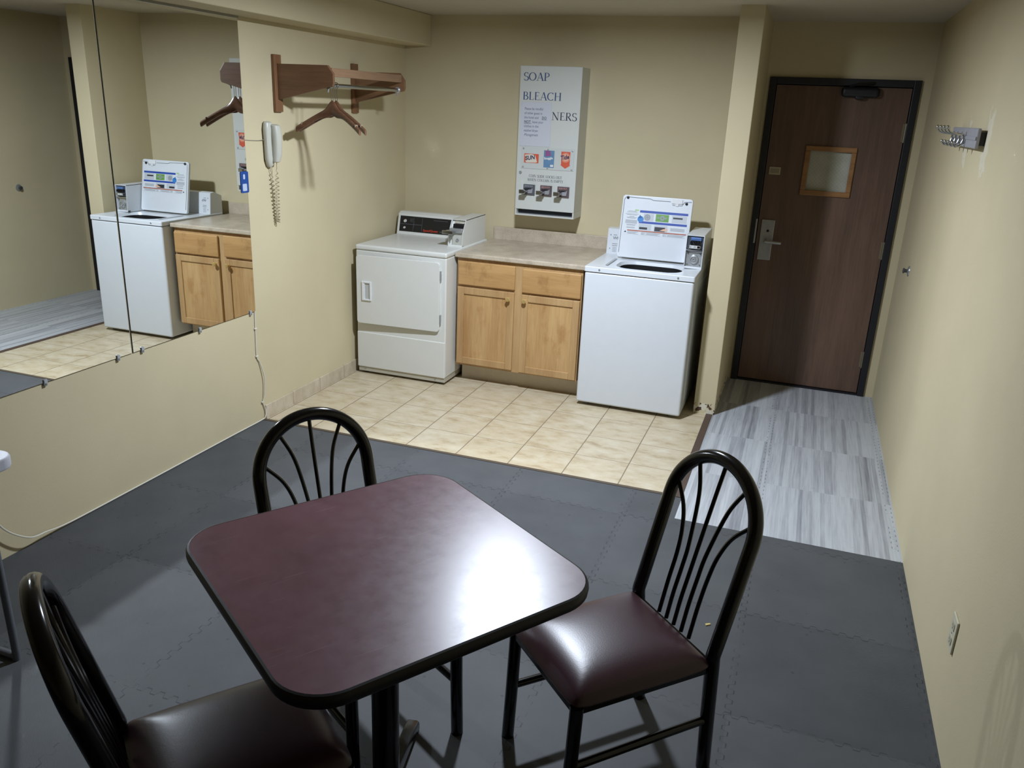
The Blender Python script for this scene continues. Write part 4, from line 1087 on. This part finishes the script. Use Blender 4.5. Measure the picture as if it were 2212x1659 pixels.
t = thing('door_stop', (XR, 1.2, 1.003), 'small chrome door stop bumper low on the right wall near the door', 'door stop')
t['label'] = 'small round chrome door stop on the right wall near the door'
obj('base', lathe(bmesh.new(), [(0, 0), (0.030, 0), (0.028, 0.006), (0.014, 0.010), (0, 0.010)], (XR, 1.2, 1.003), '-x', 20), STEEL, t, True)
obj('bumper', lathe(bmesh.new(), [(0.010, 0.009), (0.011, 0.024), (0.016, 0.026), (0.015, 0.034), (0, 0.036)], (XR, 1.2, 1.003), '-x', 18), plain('bumper_grey', (90, 92, 92), 0.4, 0.4), t, True)
t = thing('wall_outlet', (XR, -1.592, 0.335), 'ivory electrical outlet plate low on the right wall', 'outlet')
OUT = plain('outlet_ivory', (214, 208, 182), 0.4, var=0)
plate = obj('plate', box((XR - 0.007, -1.629, 0.278), (XR, -1.556, 0.392), 0.003), OUT, t)
for z in (0.310, 0.360):
    so = obj('socket', prism(bmesh.new(), rrect(-0.017, -0.014, 0.017, 0.014, 0.008), ((XR - 0.007, -1.592, z), (0, 1, 0), (0, 0, 1), (-1, 0, 0)), 0.002), plain('socket_ivory', (198, 192, 166), 0.4, var=0), t)
    bm = bmesh.new(); F2 = (Vector((XR - 0.009, -1.592, z)), Vector((0, 1, 0)), Vector((0, 0, 1)), Vector((-1, 0, 0)))
    rect(bm, F2, -0.008, -0.002, -0.006, 0.007, 0.0003); rect(bm, F2, 0.006, -0.002, 0.008, 0.006, 0.0003); disc(bm, F2, 0, -0.008, 0, 0.0025, 0.0003, 10)
    obj('slots', bm, BLACK_GAP, so)
obj('screw', lathe(bmesh.new(), [(0, 0), (0.0035, 0), (0.003, 0.0015), (0, 0.002)], (XR - 0.007, -1.592, 0.335), '-x', 10), STEEL, t)

# ================================================================ TABLE
TA = math.atan2(0.64, 0.433)
TCX, TCY, TZ, TS = 2.016, -2.537, 0.762, 0.387
t = thing('dining_table', (TCX, TCY, 0), 'square burgundy laminate table with black edge on a pedestal', 'table', rz=TA)
bm = prism(bmesh.new(), rrect(-TS + 0.004, -TS + 0.004, TS - 0.004, TS - 0.004, 0.108, 10), ((0, 0, TZ - 0.028), (1, 0, 0), (0, 1, 0), (0, 0, 1)), 0.028)
obj('tabletop', bm, TABLEL, t, world=False)
bm = bmesh.new()
pp = rrect(-TS + 0.004, -TS + 0.004, TS - 0.004, TS - 0.004, 0.108, 10)
prof = [(0.0, 0.0005), (0.005, -0.0015), (0.0085, -0.008), (0.009, -0.017), (0.0075, -0.027), (0.003, -0.033), (-0.004, -0.034)]
n = len(pp); grid = []
for i, p in enumerate(pp):
    a, b = Vector(pp[i - 1]), Vector(pp[(i + 1) % n]); tt = (b - a).normalized(); nr = Vector((tt.y, -tt.x))
    if (Vector(p) + nr).length < Vector(p).length: nr = -nr
    grid.append([bm.verts.new((p[0] + nr.x * q[0], p[1] + nr.y * q[0], TZ + q[1])) for q in prof])
for i in range(n):
    A, B = grid[i], grid[(i + 1) % n]
    for k in range(len(prof) - 1): bm.faces.new((A[k], B[k], B[k + 1], A[k + 1]))
EDGE = plain('black_table_edge', (15, 15, 16), 0.45, var=0)
obj('edge_band', bm, EDGE, t, True, world=False)
IRON = plain('black_cast_iron', (11, 11, 12), 0.2, var=0.05, bump=0.12, bscale=120)
obj('column', lathe(bmesh.new(), [(0, 0.05), (0.038, 0.05), (0.036, 0.07), (0.036, 0.70), (0, 0.70)], (0, 0, 0), 'z', 24), IRON, t, True, world=False)
obj('top_plate', box((-0.17, -0.17, 0.69), (0.17, 0.17, 0.734), 0.006), IRON, t, world=False)
BA = R(45)
for k in range(4):
    a = BA + k * math.pi / 2
    bm = bmesh.new()
    q = [(0.0, 0.075), (0.10, 0.066), (0.22, 0.050), (0.275, 0.040), (0.287, 0.026), (0.287, 0.0), (0.262, 0.0), (0.25, 0.014), (0.0, 0.022)]
    prism(bm, q, ((0, -0.019, 0), (1, 0, 0), (0, 0, 1), (0, 1, 0)), 0.038, 0.007)
    bm.transform(Matrix.Rotation(a, 4, 'Z'))
    obj('base_arm', bm, IRON, t, True, world=False)

# ================================================================ CHAIRS
def hoop_y(z):
    return -(max(0.0, z - 0.41)) * math.tan(R(14.0)) + (-0.034 * (0.41 - z) / 0.41 if z < 0.41 else 0.0)
def hoop_pts():
    wm, zm, zt = 0.1812, 0.736, 0.904
    L = []
    for z in (0.0, 0.1, 0.2, 0.3, 0.34, 0.385, 0.41, 0.435, 0.47, 0.56, 0.62, 0.68, 0.72): L.append((wm + (0.166 - wm) * max(0, (0.41 - z)) / 0.41, hoop_y(z), z))
    A = []
    for i in range(25):
        p = math.pi * i / 24; z = zm + (zt - zm) * math.sin(p); A.append((wm * math.cos(p), hoop_y(z), z))
    return L + A + [(-a, b, c) for a, b, c in L[::-1]]
# smooth the bend a little
HP = hoop_pts()
def make_chair(label):
    t = thing('dining_chair', (0, 0, 0), label, 'chair', 'black metal chairs round the burgundy table')
    obj('back_hoop', tube(bmesh.new(), spline(HP, 2), 0.0205, 16), BLACK_GL, t, True, world=False)
    zm, rz_, wm = 0.736, 0.168, 0.1812
    for b, ph in ((-0.072, 163), (-0.036, 128), (0.0, 91), (0.036, 54), (0.072, 17)):
        ex, ez = wm * 0.93 * math.cos(R(ph)), zm + rz_ * 0.93 * math.sin(R(ph))
        bend = {17: 0.64, 163: 0.64, 54: 0.66, 128: 0.66, 91: 0.68}[ph]
        P = [(b, 0.395), (b, 0.48), (b, 0.56), (b + (ex - b) * 0.05, bend - 0.02), (b + (ex - b) * 0.42, bend + (ez - bend) * 0.58), (ex, ez)]
        if ph in (17, 163): P = [(b, 0.395), (b, 0.50), (b * 1.02, 0.585), (b + (ex - b) * 0.12, 0.655), (b + (ex - b) * 0.42, 0.722), (ex, ez)]
        obj('spindle', tube(bmesh.new(), spline([(x, hoop_y(z), z) for x, z in P], 6), 0.0062, 8), BLACK_GL, t, True, world=False)
    bm = bmesh.new()
    for (a, b) in (((-0.172, 0.0), (0.172, 0.0)), ((-0.172, 0.43), (0.172, 0.43))):
        bx(bm, (a[0], a[1] - 0.011, 0.355), (b[0], b[1] + 0.011, 0.382), 0.003)
    for x in (-0.172, 0.172): bx(bm, (x - 0.011, 0.0, 0.355), (x + 0.011, 0.43, 0.382), 0.003)
    obj('seat_frame', bm, BLACK_GL, t, world=False)
    for x in (-0.176, 0.176):
        obj('front_leg', tube(bmesh.new(), [(x, 0.430, 0.380), (x, 0.436, 0.18), (x * 1.01, 0.442, 0.0)], 0.0185, 14), BLACK_GL, t, True, world=False)
        obj('stretcher', tube(bmesh.new(), [(x * 0.98, -0.016, 0.185), (x, 0.434, 0.185)], 0.0122, 10), BLACK_GL, t, True, world=False)
    # domed cushion
    n = 26; bm = bmesh.new(); vs = []
    gr = [math.copysign(1 - (1 - abs(q)) ** 1.5, q) for q in [-1 + 2 * i / n for i in range(n + 1)]]
    for j in range(n + 1):
        row = []
        for i in range(n + 1):
            u, v = gr[i], gr[j]
            hw = 0.197 - 0.002 * v
            d = min((1 - abs(u)) * 0.197, (1 - abs(v)) * 0.222)
            soft = 1 - math.exp(-d / 0.030)
            z = 0.388 + 0.044 * soft + 0.012 * (1 - u * u) * (1 - v * v)
            cr_ = 1 - 0.05 * (abs(u) ** 8) * (abs(v) ** 8)
            row.append(bm.verts.new((u * hw * cr_, 0.228 + v * 0.222 * cr_, z)))
        vs.append(row)
    for j in range(n):
        for i in range(n): bm.faces.new((vs[j][i], vs[j][i + 1], vs[j + 1][i + 1], vs[j + 1][i]))
    per = [vs[0][i] for i in range(n)] + [vs[j][n] for j in range(n)] + [vs[n][n - i] for i in range(n)] + [vs[n - j][0] for j in range(n)]
    lo_ = [bm.verts.new((v.co.x * 0.985, 0.228 + (v.co.y - 0.228) * 0.985, 0.3815)) for v in per]
    for i in range(len(per)): bm.faces.new((per[i], lo_[i], lo_[(i + 1) % len(per)], per[(i + 1) % len(per)]))
    bm.faces.new(lo_)
    s_ = obj('seat', bm, VINYLS, t, True, world=False)
    return t
def pose(c, x, y, th):
    c.location = (x, y, 0); c.rotation_euler = (0, 0, th - math.pi / 2)
c1 = make_chair('black metal chair with burgundy seat, right of the table, fully visible')
c2 = copy_tree(c1); c2['label'] = 'black metal chair tucked under the table on its far left side'
c3 = copy_tree(c1); c3['label'] = 'black metal chair in the near left corner of the photo, seen edge-on'
pose(c1, 2.676, -1.983, -2.345)
pose(c2, 1.620, -2.152, -0.53)
pose(c3, 1.656, -3.036, 0.900)

# ================================================================ FOLDING TABLE
t = thing('folding_table', (0.35, -2.95, 0), 'white plastic folding table with grey legs against the left wall', 'folding table')
obj('tabletop', prism(bmesh.new(), rrect(0.05, -3.62, 0.662, -2.405, 0.05, 8), ((0, 0, 0.700), (1, 0, 0), (0, 1, 0), (0, 0, 1)), 0.042, 0.008), plain('folding_white', (214, 216, 226), 0.45, bump=0.08, bscale=300), t, True)
LEGM = plain('grey_leg_paint', (120, 124, 132), 0.4, 0.3)
for y in (-2.475, -3.55):
    bm = tube(bmesh.new(), spline([(0.575, y, 0.70), (0.585, y, 0.35), (0.592, y, 0.03), (0.580, y, 0.0135), (0.55, y, 0.0135), (0.16, y, 0.0135), (0.13, y, 0.0135), (0.118, y, 0.03), (0.12, y, 0.35), (0.13, y, 0.70)], 4), 0.0125, 10)
    lg = obj('leg', bm, LEGM, t, True)
# ================================================================ SMALL LITTER ON THE FLOOR
Fk = ((2.74, -1.36, 0.0), (0.8, 0.6, 0), (-0.6, 0.8, 0), (0, 0, 1))
o = obj('food_crumb', prism(bmesh.new(), [(0, 0), (0.022, 0.002), (0.024, 0.010), (0.004, 0.012)], Fk, 0.004, 0.001), plain('crumb_yellow', (206, 186, 120), 0.6)); tag(o, 'small yellow scrap on the grey floor behind the right chair', 'scrap')

# ================================================================ CEILING LAMP (just above the frame)
t = thing('ceiling_lamp', (LAMP.x, LAMP.y, H), 'round white ceiling lamp above the laundry corner', 'lamp')
obj('base', lathe(bmesh.new(), [(0, 0), (0.10, 0), (0.10, -0.03), (0.09, -0.056), (0, -0.056)], (LAMP.x, LAMP.y, H), 'z', 32), WHITE_PL, t, True)
lo.parent = t; lo.location = LAMP - t.location
